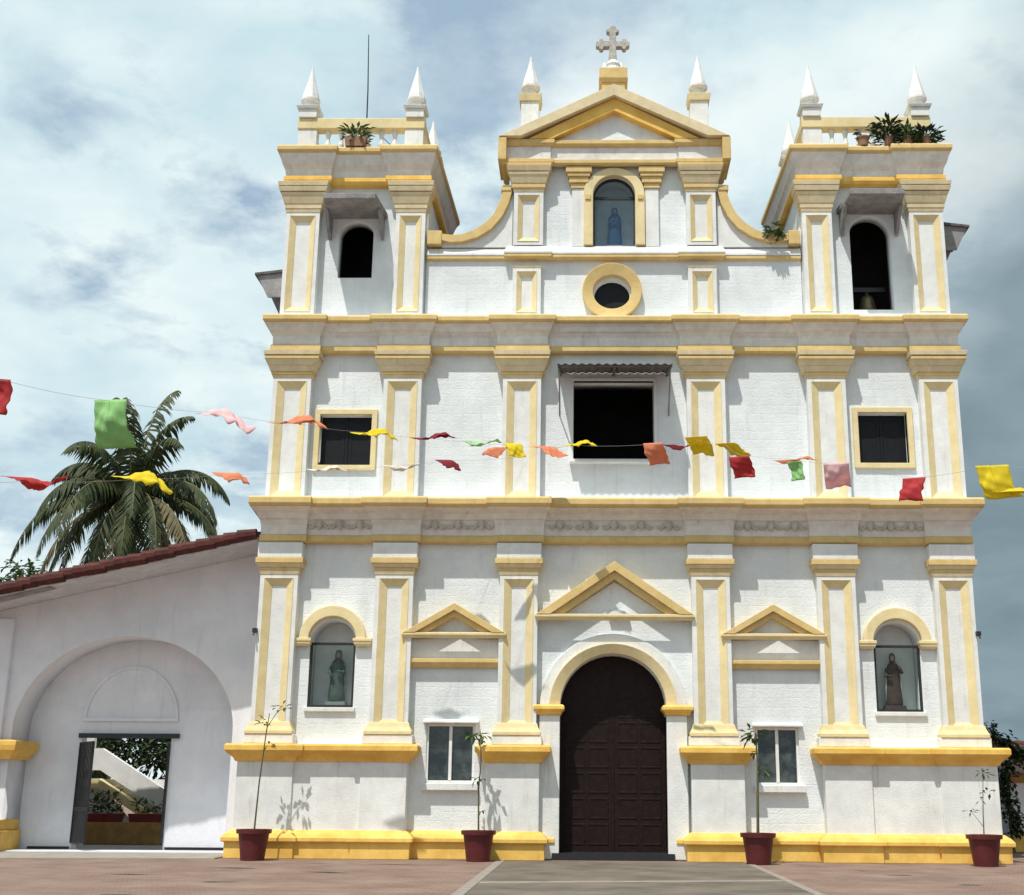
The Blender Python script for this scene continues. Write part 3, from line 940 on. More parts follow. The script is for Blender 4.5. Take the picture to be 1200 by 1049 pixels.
def finial(xc, yc, z0, ped, neck, tip, hw, pedmat):
    bb = MB()
    bb.frustum(xc, yc, z0, ped - (.202 if pedmat is PALE else .082), hw + .01, hw + .01, hw + .01, hw + .01)
    o = bb.build('finial', WTRIM, church, bevel=.012)
    bb = MB(); bb.frustum(xc, yc, ped - .20 if pedmat is PALE else ped - .08, ped, hw + .05, hw + .05, hw + .08, hw + .08)
    bb.build('finial_cap', pedmat, o, bevel=.012)
    bb = MB(); bb.smooth = False
    bb.lathe(xc, yc, [(hw * .80, ped + .002), (hw * .66, ped + (neck - ped) * .35), (hw * .74, ped + (neck - ped) * .7), (hw * 1.12, neck - .05), (hw * 1.12, neck)], 16)
    bb.build('finial_neck', WDIRTY, o)
    bb = MB(); h = tip - neck
    bb.lathe(xc, yc, [(hw * 1.05, neck + .002), (hw * .96, neck + h * .14), (hw * .55, neck + h * .50), (hw * .22, neck + h * .82), (.02, tip)], 8)
    bb.build('finial_spire', WTRIM, o)
    return o


for xc in (-2.14, 2.25):
    finial(xc, .62, 17.6, 18.98, 19.30, 20.22, .22, PALE)

# scroll buttresses beside the gable
SCR = [(2.58, 16.08), (2.66, 15.72), (2.82, 15.36), (3.08, 15.03), (3.42, 14.80), (3.80, 14.68), (4.10, 14.66), (4.32, 14.72)]
SCO = [(2.80, 16.10), (2.90, 15.76), (3.03, 15.46), (3.25, 15.20), (3.53, 15.00), (3.84, 14.89), (4.10, 14.87), (4.32, 14.90)]
for s, off in ((-1, .04), (1, .04)):
    inn = [(s * x + off, z) for x, z in SCR]; out = [(s * x + off, z) for x, z in SCO]
    b = MB(); b.ring_band(inn, out, .08, .70); sc_ = b.build('scroll_buttress', OCH, church, bevel=.012)
    b = MB(); x0, x1 = sorted((s * 4.32 + off, s * 4.64)); b.box(x0, x1, .06, .70, 14.60, 14.98); x0, x1 = sorted((s * 2.60 + off, s * 2.86 + off)); b.box(x0, x1, .06, .72, 16.06, 16.22)
    b.build_each('scroll_end', OCH, sc_, bevel=.02)
    b = MB(); web = [(s * 2.57 + off, 14.582), (s * 2.57 + off, 16.05)] + inn[1:] + [(s * 4.32 + off, 14.582)]
    b.prism_xz(web, .20, .62); b.build('scroll_web', WTRIM, sc_)

# ---- bell towers
TW = []
for s in (-1, 1):
    xa, xb = sorted((s * 8.20, s * 4.68))
    if s < 0: op = arch(-6.46, .43, 13.80, 14.96, .40)
    else: op = arch(6.42, .50, 12.95, 14.98, .50)
    tw = wall_holes('tower_front', rect(xa, xb, 12.62, 16.95), [op], .30, .70, WHITE, church)
    b = MB()
    b.box(xa, xa + .4, .702, 4.2, 12.62, 16.95); b.box(xb - .4, xb, .702, 4.2, 12.62, 16.95); b.box(xa + .4, xb - .4, 3.8, 4.2, 12.62, 16.95)
    b.build('tower_wall', WHITE, tw)
    b = MB(); b.box(xa + .41, xb - .41, 2.6, 2.7, 12.72, 16.9); b.box(xa + .41, xb - .41, .71, 2.6, 16.4, 16.5); b.build('tower_interior', DARKIN, tw)  # near-black colour stands in for the shade inside the tower
    capT = [(.01, .03, 15.44, 15.54), (.04, .05, 15.54, 15.66), (.06, .12, 15.66, 15.86), (.12, .16, 15.86, 15.94), (.17, .20, 15.96, 16.08), (.20, .22, 16.10, 16.22)]
    for xc, w in ((s * 7.78, .84), (s * 5.07, .74)):
        pilaster(xc, w, 12.70, 15.44, .14, capT, yf=.02, depth=.29)
    xo, xi = (xa, xb)
    TP = [(xa - .04, 4.1), (xa - .04, .02)]
    lo = (-7.78 - .62, -7.78 + .62, -5.07 - .58, -5.07 + .58) if s < 0 else (5.07 - .58, 5.07 + .58, 7.78 - .62, 7.78 + .62)
    TP = [(xa - .04, 4.1), (xa - .04, .02), (lo[1], .02), (lo[1], .14), (lo[2], .14), (lo[2], .02), (xb + .04, .02), (xb + .04, 4.1)]
    b = MB(); b.sweep(TP, [(-.30, 16.24), (.06, 16.24), (.12, 16.30), (.12, 16.40), (.06, 16.44), (-.30, 16.44)], .62); b.build('tower_architrave', YEL, tw, bevel=.008)
    b = MB(); b.sweep(TP, [(-.30, 16.442), (.05, 16.442), (.08, 16.60), (.18, 16.72), (.24, 16.86), (.30, 16.96), (-.30, 16.96)], .62); b.build('tower_frieze', WDIRTY, tw, bevel=.008)
    b = MB(); b.sweep(TP, [(-.30, 16.962), (.31, 16.962), (.36, 17.02), (.36, 17.12), (.31, 17.17), (-.30, 17.17)], .62); b.build('tower_cornice', OCH, tw, bevel=.012)
    b = MB(); b.box(xa + .1, xb - .1, .25, 4.1, 16.96, 17.18); b.build('terrace_floor', WDIRTY, tw)
    # front hood over the bell opening
    hx = (-7.22, -5.70) if s < 0 else (5.62, 7.18)
    b = MB()
    zt = 15.40 if s < 0 else 15.50
    b.prism_xy([(hx[0], .30), (hx[0] + .12, -.86), (hx[1] - .12, -.86), (hx[1], .30)], zt, zt + .15)
    hd = b.build('tower_hood', HOODW, tw, bevel=.015)
    b = MB()
    for x in (hx[0] + .10, hx[1] - .10): b.prism_yz([(.29, zt - .002), (.29, zt - .55), (.25, zt - .60), (-.35, zt - .06), (-.35, zt - .002)], x - .04, x + .04)
    b.build_each('hood_bracket', HOODW, hd)
    # side opening and its hood
    zs0, zs1 = (13.72, 14.42) if s < 0 else (15.02, 15.74)
    xs_ = s * 8.2
    b = MB()
    b.add([(xs_, 1.3, zs1 + .08), (xs_, 2.9, zs1 + .08), (xs_ + s * 1.05, 2.9, zs1 - .05), (xs_ + s * 1.05, 1.3, zs1 - .05),
           (xs_, 1.3, zs1), (xs_, 2.9, zs1), (xs_ + s * 1.05, 2.9, zs1 - .11), (xs_ + s * 1.05, 1.3, zs1 - .11)],
          [(0, 1, 2, 3), (7, 6, 5, 4), (3, 2, 6, 7), (0, 3, 7, 4), (1, 5, 6, 2), (0, 4, 5, 1)])
    sh = b.build('side_hood', CORR, tw)
    b = MB()
    for y in (1.36, 2.80):
        b.prism_xz([(xs_, zs1 - .002), (xs_ + s * 1.0, zs1 - .10), (xs_ + s * .70, zs0), (xs_, zs0)], y, y + .05)
    b.build_each('hood_bracket', HOODW, sh)
    # terrace balustrade
    r0, r1 = (xa + .10, xb - .14) if s < 0 else (xa + .14, xb - .10)
    b = MB(); b.box(r0, r1, .10, .42, 17.84, 18.14); b.box(r0, r0 + .3, .42, 2.9, 17.86, 18.10); b.box(r1 - .3, r1, .42, 2.9, 17.86, 18.10); b.box(r0 + .3, r1 - .3, 2.62, 2.9, 17.86, 18.10)
    bl = b.build('balustrade', PALE, tw, bevel=.02)
    b = MB()
    for px_ in (r0 + .27, r1 - .27):
        for py in (.26, 2.76): b.box(px_ - .24, px_ + .24, py - .13, py + .13, 17.18, 17.838)
    b.build_each('balustrade_post', WTRIM, bl, bevel=.015)
    nb_ = 6
    for k in range(nb_):
        xk = r0 + .78 + (r1 - r0 - 1.56) * k / (nb_ - 1)
        b = MB(); b.lathe(xk, .26, [(.075, 17.18), (.075, 17.24), (.04, 17.30), (.075, 17.44), (.045, 17.62), (.075, 17.76), (.075, 17.838)], 8); b.build('baluster', WTRIM, bl)
    for px_ in (r0 + .26, r1 - .26):
        finial(px_, .28, 18.142, 18.46, 18.74, 19.72, .22, WTRIM)
    finial(r1 - .14 if s < 0 else r0 + .14, 2.78, 18.10, 18.34, 18.60, 19.55, .22, WTRIM)
    TW.append(tw)

# bell
bell = thing('bell', 'old bronze bell hanging in the dark arched opening of the right tower', 'bell', (6.46, 1.15, 13.0))
b = MB(); b.smooth = True
b.lathe(6.46, 1.15, [(.30, 13.02), (.31, 13.06), (.25, 13.18), (.20, 13.36), (.175, 13.52), (.13, 13.62), (.04, 13.67), (.04, 13.74)], 20)
b.build('bell_body', BRONZE, bell)
b = MB(); b.box(6.0, 6.92, 1.09, 1.21, 13.74, 13.86); b.build('headstock', IRON, bell)
b = MB(); b.lathe(6.46, 1.15, [(.02, 12.92), (.05, 12.96), (.05, 13.01), (.015, 13.05), (.015, 13.4)], 10); b.build('clapper', IRON, bell)


# ------------------------------------------------------------------ statues in the niches
def statue(xc, yc, z0, h, name_label, robe, mantle, kind, arms):
    t = thing('statue', name_label, 'statue', (xc, yc, z0))
    k = h / 1.3
    b_ = MB(); b_.smooth = True
    b_.lathe(xc, yc, [(.20 * k, z0), (.215 * k, z0 + .03 * k), (.19 * k, z0 + .25 * k), (.16 * k, z0 + .55 * k), (.165 * k, z0 + .74 * k), (.175 * k, z0 + .90 * k),
                      (.15 * k, z0 + .98 * k), (.06 * k, z0 + 1.03 * k), (.048 * k, z0 + 1.06 * k), (.065 * k, z0 + 1.10 * k), (.078 * k, z0 + 1.17 * k), (.066 * k, z0 + 1.25 * k), (.02 * k, z0 + 1.30 * k)], 18, 1, .72)
    for pts in arms:
        b_.tube([(xc + x * k, yc + y * k, z0 + z * k) for x, y, z in pts], .05 * k, 8, .03 * k)
    b_.build('body', robe, t)
    m2 = MB(); m2.smooth = True
    prof = [(.23 * k, z0 + .10 * k), (.205 * k, z0 + .50 * k), (.20 * k, z0 + .85 * k), (.165 * k, z0 + 1.0 * k), (.095 * k, z0 + 1.08 * k), (.10 * k, z0 + 1.2 * k), (.06 * k, z0 + 1.31 * k)]
    vs = []; n = 12
    for r, z in prof:
        for i in range(n + 1):
            a = math.radians(-25 + 230 * i / n)
            vs.append((xc + r * math.cos(a), yc + .01 + r * math.sin(a) * .75, z))
    fs = [(q * (n + 1) + i, q * (n + 1) + i + 1, (q + 1) * (n + 1) + i + 1, (q + 1) * (n + 1) + i) for q in range(len(prof) - 1) for i in range(n)]
    m2.add(vs, fs); o = m2.build('mantle', mantle, t)
    sd = o.modifiers.new('thickness', 'SOLIDIFY'); sd.thickness = .015
    f_ = MB(); f_.smooth = True
    f_.lathe(xc, yc - .012 * k, [(.02 * k, z0 + 1.08 * k), (.055 * k, z0 + 1.12 * k), (.064 * k, z0 + 1.17 * k), (.05 * k, z0 + 1.225 * k), (.01, z0 + 1.25 * k)], 12, 1, .9)
    f_.lathe(xc, yc - .072 * k, [(.004, z0 + 1.145 * k), (.012 * k, z0 + 1.15 * k), (.004, z0 + 1.185 * k)], 6)
    f_.build('head', SKIN, t)
    pd = MB(); pd.frustum(xc, yc, z0 - .12, z0 - .001, .26 * k, .2 * k, .24 * k, .18 * k); pd.build('statue_base', kind, t)
    return t


statue(-6.42, .66, 3.42, 1.18, 'grey robed saint statue behind glass in the left ground niche', STATG, STAT, STAT,
       [[(.15, -.03, .9), (.17, -.14, .72), (.02, -.2, .76)], [(-.15, -.03, .9), (-.2, -.12, .74), (-.1, -.2, .62)]])
statue(6.42, .66, 3.40, 1.20, 'dark brown robed saint statue behind glass in the right ground niche', STATD, STATW, STATD,
       [[(.15, -.03, .9), (.2, -.14, .8), (.12, -.2, .95)], [(-.15, -.03, .9), (-.2, -.12, .72), (-.06, -.2, .70)]])
statue(GX + .02, .62, 14.76, 1.10, 'blue mantled statue in the arched niche high in the gable', STATB, STATB, STATW,
       [[(.15, -.03, .9), (.14, -.14, .72), (.02, -.2, .84)], [(-.15, -.03, .9), (-.14, -.14, .72), (-.02, -.2, .84)]])

# antenna mast on the left tower
an = thing('antenna', 'thin metal aerial mast rising behind the left tower balustrade', 'antenna', (-6.72, 2.2, 17.2))
b = MB(); b.tube([(-6.70, 2.2, 17.18), (-6.74, 2.2, 20.2), (-6.80, 2.2, 21.95)], .024, 8, .012); b.build('mast', IRON, an)
b = MB(); b.tube([(-6.72, 2.2, 19.2), (-5.55, 2.4, 18.10)], .012, 5); b.tube([(-6.72, 2.2, 19.2), (-7.3, 2.6, 18.1)], .012, 5); b.build_each('guy_wire', IRON, an)


# ------------------------------------------------------------------ plants
def leaf_cluster(bb, c, r, n, L, w, rng, flat=1.0):
    for _ in range(n):
        d = Vector((rng.gauss(0, 1), rng.gauss(0, 1), rng.gauss(0, .7))).normalized()
        p = Vector(c) + Vector((d.x * r, d.y * r, d.z * r * flat)) * rng.random() ** .5
        dd = Vector((d.x + rng.gauss(0, .5), d.y + rng.gauss(0, .5), d.z * .5 + rng.gauss(-.2, .4)))
        bb.quad_leaf(p, dd, Vector((0, 0, 1)), L * rng.uniform(.7, 1.25), w * rng.uniform(.7, 1.2))


def pot_mesh(bb, xc, yc, z0, h, rt, rb):
    bb.smooth = False
    bb.lathe(xc, yc, [(rb, z0), (rb + (rt * .86 - rb) * .5, z0 + h * .45), (rt * .88, z0 + h * .86), (rt, z0 + h * .865), (rt * 1.02, z0 + h), (rt * .90, z0 + h), (rt * .86, z0 + h * .90)], 28)


def potted(xc, yc, label, stem_pts, clusters, seed, sr=.022, twigs=()):
    rng = random.Random(seed)
    t = thing('potted_plant', label, 'potted plant', (xc, yc, 0), 'maroon pots along the church front')
    bb = MB(); pot_mesh(bb, xc, yc, .005, .63, .37, .25); bb.build('pot', POTM, t)
    bb = MB(); bb.lathe(xc, yc, [(.30, .54), (.315, .57), (.05, .58)], 20); bb.build('soil', SOIL, t)
    bb = MB(); bb.tube(stem_pts, sr, 6, sr * .45)
    for tw_ in twigs: bb.tube(tw_, sr * .5, 5, sr * .25)
    bb.build('stem', STEM, t)
    bb = MB()
    for c, r, n, L, w in clusters: leaf_cluster(bb, c, r, n, L, w, rng, .6)
    bb.build('leaves', LEAF, t)
    return t


potted(-7.72, -.95, 'maroon pot with a tall bare stem and few top leaves, leftmost on the plinth',
       [(-7.72, -.95, .55), (-7.68, -.95, 1.6), (-7.60, -.93, 2.7), (-7.56, -.93, 3.06)],
       [((-7.30, -.92, 3.18), .13, 12, .16, .07), ((-7.68, -.95, 2.86), .12, 10, .16, .06), ((-7.50, -.93, 2.40), .10, 5, .16, .06)], 1, .020,
       [[(-7.60, -.93, 2.75), (-7.42, -.92, 3.05), (-7.30, -.92, 3.16)]])
potted(-2.95, -.70, 'maroon pot with a thin leafy sapling just left of the church door',
       [(-2.95, -.70, .55), (-2.97, -.70, 1.5), (-2.93, -.70, 2.1), (-2.97, -.70, 2.72)],
       [((-3.0, -.7, 2.62), .20, 22, .22, .09), ((-3.16, -.72, 2.68), .12, 10, .2, .08), ((-2.98, -.7, 1.72), .10, 8, .15, .06), ((-2.90, -.7, 1.05), .10, 6, .13, .05)], 2, .022)
potted(2.98, -1.05, 'maroon pot with a straight woody sapling just right of the church door',
       [(2.98, -1.05, .55), (3.0, -1.05, 1.4), (3.02, -1.05, 2.0), (3.0, -1.04, 2.70)],
       [((2.98, -1.05, 2.66), .22, 30, .24, .10), ((3.14, -1.05, 1.92), .12, 14, .18, .07), ((3.03, -1.05, 2.28), .12, 10, .16, .07)], 3, .036)
potted(7.72, -1.05, 'maroon pot with a spindly pale sapling at the right end of the plinth',
       [(7.72, -1.05, .55), (7.74, -1.05, 1.1), (7.80, -1.05, 1.9)],
       [((7.80, -1.05, 1.90), .14, 12, .17, .07), ((7.86, -1.05, 1.50), .12, 7, .15, .06), ((7.46, -1.05, 1.12), .10, 6, .14, .05), ((7.72, -1.05, 1.35), .08, 5, .13, .05)], 4, .014,
       [[(7.72, -1.05, .8), (7.56, -1.05, 1.02), (7.46, -1.05, 1.12)]])


def terrace_plant(xc, yc, z0, label, r, h, nleaf, pr, box, seed, lm=LEAF, L=.22):
    rng = random.Random(seed)
    t = thing('potted_plant', label, 'potted plant', (xc, yc, z0), 'planters on the tower ledges')
    bb = MB()
    if box: bb.frustum(xc, yc, z0, z0 + .26, pr * 1.3, .12, pr * 1.45, .13)
    else: pot_mesh(bb, xc, yc, z0, .24, pr, pr * .7)
    bb.build('pot', TERRA, t)
    bb = MB()
    for k in range(4):
        a = k * 1.6; bb.tube([(xc, yc, z0 + .20), (xc + r * .4 * math.cos(a), yc + .1 * math.sin(a), z0 + h * .7)], .012, 5)
    bb.build('stem', STEM, t)
    bb = MB()
    for k in range(nleaf):
        a = rng.uniform(0, 2 * PI); q = rng.random() ** .6
        p = Vector((xc + r * q * math.cos(a), yc + .14 * q * math.sin(a), z0 + .10 + (h + .14) * rng.random() * .8))
        bb.quad_leaf(p, Vector((math.cos(a), math.sin(a) * .6, rng.uniform(-.3, .9))), Vector((0, 0, 1)), L * rng.uniform(.7, 1.3), L * .38)
    bb.build('leaves', lm, t)
    return t


terrace_plant(-6.52, -.12, 17.172, 'terracotta box with a grassy green plant on the left tower ledge', .30, .42, 70, .19, True, 11)
terrace_plant(6.30, -.12, 17.172, 'small terracotta pot with a thin dark shoot on the right tower ledge', .10, .40, 16, .17, False, 12, DLEAF)
terrace_plant(6.95, -.12, 17.172, 'tall dark bushy plant under the rail of the right tower ledge', .30, .60, 150, .14, False, 13, DLEAF)
terrace_plant(7.42, -.12, 17.172, 'low pale green plant between two dark ones on the right tower ledge', .28, .34, 110, .14, False, 14)
terrace_plant(7.88, -.12, 17.172, 'low dark plant at the outer corner of the right tower ledge', .34, .28, 130, .14, False, 15, DLEAF)
rng = random.Random(21)
b = MB()
leaf_cluster(b, (4.02, .10, 14.92), .22, 110, .18, .09, rng, 1.1)
b.org = Vector((4.02, .1, 14.7))
o = b.build('wild_plant', LEAF); tag(o, 'wild green tuft growing at the foot of the right scroll', 'plant')

# ------------------------------------------------------------------ wing building on the left
wing = thing('wing_building', 'low white side building with a large arched recess and red tiled roof', 'building', (-12, 1.0, 0))
WX0 = -19.6
zr = lambda x: 7.40 + (x + 8.46) * .228          # top of the tiles
ac, aw = -11.64, 2.63
wall_holes('wall', [(WX0, .03), (-8.21, .03), (-8.21, zr(-8.21) - .335), (WX0, zr(WX0) - .335)],
           [[(ac - aw, .05), (ac + aw, .05)] + arc(ac, 2.77, aw, 2.235, 0, 180, 48)], 1.50, 2.48, WINGW, wing)
gx0, gx1 = -12.95, -10.76
wall_holes('recess_wall', rect(-14.8, -8.3, .03, 5.6), [rect(gx0, gx1, .04, 2.71)], 2.482, 2.78, WINGW, wing)
b = MB(); b.ring_band(arc(-11.80, 3.08, 1.10, 1.225, 0, 180, 36), arc(-11.80, 3.08, 1.17, 1.295, 0, 180, 36), 2.43, 2.49); b.box(-12.98, -10.62, 2.42, 2.49, 3.04, 3.12)
b.build('blind_arch', WINGW, wing, bevel=.01)
b = MB(); b.box(-14.2, -12.99, 2.465, 2.49, 3.31, 3.36); b.box(-10.60, -9.06, 2.465, 2.49, 3.31, 3.36)
b.build_each('impost_line', WINGW, wing)
b = MB(); b.box(gx0 - .06, gx1 + .20, 2.38, 2.52, 2.64, 2.75); b.build('gate_lintel', IRON, wing)
b = MB(); b.box(WX0, WX0 + .3, 2.79, 6.2, .03, 4.4); b.build('side_wall', WINGW, wing)
# sloped roof with barrel tiles, its verge overhanging the recessed front
b = MB()
xs2 = (WX0 - .5, -8.36)
b.add([(x, y, zr(x) + dz) for dz in (-.33, -.25) for (x, y) in ((xs2[0], .06), (xs2[1], .06), (xs2[1], 5.6), (xs2[0], 5.6))],
      [(0, 3, 2, 1), (4, 5, 6, 7), (0, 1, 5, 4), (1, 2, 6, 5), (2, 3, 7, 6), (3, 0, 4, 7)])
rf = b.build('roof', SOFF, wing)
b = MB()
for k in range(36):
    x = -8.62 - k * .315
    z = zr(x) - .165
    for j in range(16):
        y = .06 + j * .36
        jj = random.uniform(-.014, .014)
        b.tube([(x + .24, y + jj, z - .01 + .24 * .228 + jj), (x - .20, y + jj, z + .03 - .2 * .228 + jj)], .135 * random.uniform(.95, 1.06), 9, .155)
b.build('roof_tiles', TILE, rf)
b = MB(); b.prism_xz([(-15.4, zr(-15.4) - .40), (-13.15, zr(-13.15) - .34), (-13.15, zr(-13.15) - .26), (-15.4, zr(-15.4) - .26)], .08, .50)
b.build('eave_board', HOODW, rf)
# left pier: pilaster, yellow impost and base
b = MB(); b.box(-15.46, -14.47, 1.37, 1.52, .03, 5.4); b.build('pier', WINGW, wing, bevel=.02)
b = MB(); prof = [(-.05, 2.10), (.05, 2.10), (.10, 2.19), (.24, 2.31), (.26, 2.42), (.26, 2.52), (-.05, 2.56)]
b.sweep([(-17, 1.36), (-14.22, 1.36), (-14.22, 2.4)], prof); b.build('pier_impost', YEL, wing, bevel=.01)
b = MB(); b.box(-17, -14.17, 1.20, 2.4, .03, .49); b.box(-17, -14.23, 1.25, 2.4, .49, .74); b.build('pier_base', YEL, wing, bevel=.02)
b = MB(); b.box(-14.0, -13.0, 2.45, 2.48, .03, .11); b.box(-10.7, -9.03, 2.45, 2.48, .03, .11); b.build_each('floor_strip', IRON, wing)


def gate_leaf(hx, ang, L):
    bb = MB(); ca, sa = math.cos(ang), math.sin(ang)
    Pt = lambda u, z: (hx + ca * u, 2.42 + sa * u, z)
    for z in (.20, .95, 1.0, 2.52):
        bb.tube([Pt(0, z), Pt(L, z)], .022, 6)
    for k in range(10):
        u = L * k / 9
        bb.tube([Pt(u, .20), Pt(u, 2.52)], .016 if 0 < k < 9 else .03, 6)
    a, b2 = Pt(0, 0), Pt(L, 0)
    nx, ny = -sa * .006, ca * .006
    bb.add([(a[0] - nx, a[1] - ny, .2), (b2[0] - nx, b2[1] - ny, .2), (b2[0] - nx, b2[1] - ny, .98), (a[0] - nx, a[1] - ny, .98),
            (a[0] + nx, a[1] + ny, .2), (b2[0] + nx, b2[1] + ny, .2), (b2[0] + nx, b2[1] + ny, .98), (a[0] + nx, a[1] + ny, .98)],
           [(0, 3, 2, 1), (4, 5, 6, 7), (0, 1, 5, 4), (1, 2, 6, 5), (2, 3, 7, 6), (3, 0, 4, 7)])
    return bb.build('gate_leaf', IRON, wing)


gate_leaf(gx0, math.radians(-52), 1.0)
gate_leaf(gx1 - .03, math.radians(104), 1.05)

# courtyard behind the gate
st = thing('staircase', 'white outdoor staircase with a solid sloping parapet seen through the gate', 'staircase', (-13.4, 8.2, 0))
b = MB(); b.prism_xz([(-15.6, 2.55), (-14.35, 2.55), (-12.0, 1.15), (-12.0, .55), (-14.35, 1.95), (-15.6, 1.95)], 7.6, 7.8); b.build('parapet', WTRIM, st)
b = MB(); b.prism_xz([(-15.6, 1.72), (-14.3, 1.72), (-12.2, .46), (-12.2, .20), (-14.3, 1.46), (-15.6, 1.46)], 7.4, 7.78); b.build('string_course', PALE, st)
b = MB()
for k in range(9): b.box(-14.35 + k * .28, -12.0, 7.82, 9.0, .01 + (8 - k) * .19, .19 + (8 - k) * .19)
b.build('step', WTRIM, st)
b = MB(); b.box(-15.0, -14.6, 7.62, 7.78, 2.55, 4.0); b.build('post', WTRIM, st)
b = MB(); b.prism_xz([(-15.6, .01), (-12.9, .01), (-14.3, 1.45), (-15.6, 1.45)], 7.85, 7.95); b.build('side_wall', WTRIM, st)
b = MB(); b.box(-14.9, -10.9, 6.2, 6.5, .02, .58); b.org = Vector((-12.9, 6.35, .02))
tag(b.build('low_wall', LOWY, bevel=.02), 'low stained yellow wall carrying red troughs behind the gate', 'wall')
for i, (x, lab) in enumerate(((-13.65, 'red clay trough of leafy green plants, left one on the low wall'), (-12.45, 'red clay trough with sparse plants, right one on the low wall'))):
    t = thing('planter', lab, 'planter', (x, 6.35, .58), 'troughs on the low wall')
    b = MB(); b.frustum(x, 6.35, .582, .80, .46, .12, .52, .14); b.build('trough', RPOT, t)
    b = MB(); rg = random.Random(31 + i)
    for k in range(120 if i == 0 else 50):
        p = Vector((x + rg.uniform(-.42, .42), 6.35 + rg.uniform(-.1, .1), .80 + rg.random() ** 1.4 * (.55 if i == 0 else .32)))
        b.quad_leaf(p, Vector((rg.gauss(0, 1), rg.gauss(0, 1), rg.uniform(0, 1.2))), Vector((0, 0, 1)), .22, .09)
    b.build('leaves', LEAF, t)


# ------------------------------------------------------------------ trees
def bushy_tree(name, label, x, y, h, r, nclump, nleaf, seed, L=.34, lm=DLEAF, zmin=.3):
    rg = random.Random(seed)
    t = thing(name, label, 'tree', (x, y, 0))
    b_ = MB(); b_.tube([(x, y, 0), (x + .15, y, h * .4), (x, y, h * .75)], .22, 8, .08)
    cl_ = []
    for _ in range(nclump):
        a = rg.uniform(0, 2 * PI); q = rg.random() ** .5 * r
        c = Vector((x + q * math.cos(a), y + q * math.sin(a), h * zmin + (h * (1 - zmin) - r * .2) * rg.random() * (1 - .4 * q / r)))
        cl_.append(c)
        if rg.random() < .5: b_.tube([(x, y, min(c.z * .7, h * .6)), ((x + c.x) / 2, (y + c.y) / 2, c.z * .85), tuple(c)], .06, 5, .02)
    b_.build('trunk', TRUNK, t)
    l_ = MB()
    for c in cl_: leaf_cluster(l_, c, r * .34 * rg.uniform(.7, 1.2), nleaf, L, L * .45, rg, .8)
    l_.build('crown', lm, t)
    return t


bushy_tree('tree', 'added dark leafy tree standing in for the dark passage interior behind the courtyard staircase', -16.4, 13.0, 6.2, 3.0, 34, 120, 5)  # added to darken the gap where the passage ceiling and lintel would be
bushy_tree('tree', 'small feathery tree beside the palm, low over the left roof edge', -19.6, 13.5, 9.35, 1.25, 18, 46, 6, .28, LEAF, .78)


def palm(label, x, y, hz, seed):
    rg = random.Random(seed)
    t = thing('palm_tree', label, 'palm tree', (x, y, 0))
    b_ = MB(); pts = [(x + .5 * math.sin(k / 9 * 1.4) - .45, y, hz * k / 9) for k in range(10)]
    b_.smooth = True; b_.tube(pts, .24, 12, .15); b_.build('trunk', TRUNK, t)
    l_ = MB(); r_ = MB(); d_ = MB()
    top = Vector((pts[-1][0], y, hz))
    nf = 38
    for i in range(nf):
        az = i * 2.39996 + rg.uniform(-.2, .2)
        q = i / (nf - 1)
        el = math.radians(80 - 118 * q + rg.uniform(-16, 16))
        L = rg.uniform(3.5, 5.0) * (1 - .22 * abs(q - .5))
        hd = Vector((math.cos(az), math.sin(az), 0))
        p = top + hd * .12; d = hd * math.cos(el) + Vector((0, 0, math.sin(el)))
        rp = [p.copy()]; n = 32
        for k in range(n):
            d = (d + Vector((0, 0, -1)) * (.040 + .085 * k / n)).normalized()
            p = p + d * (L / n); rp.append(p.copy())
        r_.tube(rp, .035, 5, .006)
        tgt = d_ if (q > .62 and rg.random() < .45) else l_
        side = hd.cross(Vector((0, 0, 1))).normalized()
        for k in range(2, n + 1):
            u = k / n
            ll = .95 * math.sin(PI * (.12 + .80 * u)) * rg.uniform(.75, 1.1)
            tang = (rp[k] - rp[k - 1]).normalized()
            for s in (-1, 1):
                for jj in (0, .5):
                    if rg.random() < .10: continue
                    q0 = rp[k] - tang * (L / n) * jj
                    dr = (side * s * 1.0 + tang * .55 + Vector((0, 0, -.55 - .9 * rg.random()))).normalized()
                    m1 = q0 + dr * ll * .5; dr2 = (dr + Vector((0, 0, -.65))).normalized(); e = m1 + dr2 * ll * .5
                    wv = tang * .048
                    tgt.add([q0 - wv * .6, q0 + wv * .6, m1 + wv, m1 - wv, e], [(0, 1, 2, 3), (3, 2, 4)])
    l_.build('crown', PALMF, t); d_.build('withered_fronds', PDRY, t); r_.build('frond_ribs', DRYF, t)
    c_ = MB()
    for k in range(9):
        a = k * 2.1; p = top + Vector((.28 * math.cos(a), .28 * math.sin(a), -.35 - .12 * (k % 3)))
        c_.lathe(p.x, p.y, [(.03, p.z - .13), (.11, p.z - .05), (.12, p.z + .03), (.03, p.z + .13)], 10)
    c_.build('coconuts', DRYF, t)
    return t


palm('tall coconut palm rising behind the red tiled roof', -15.9, 12, 10.85, 3)

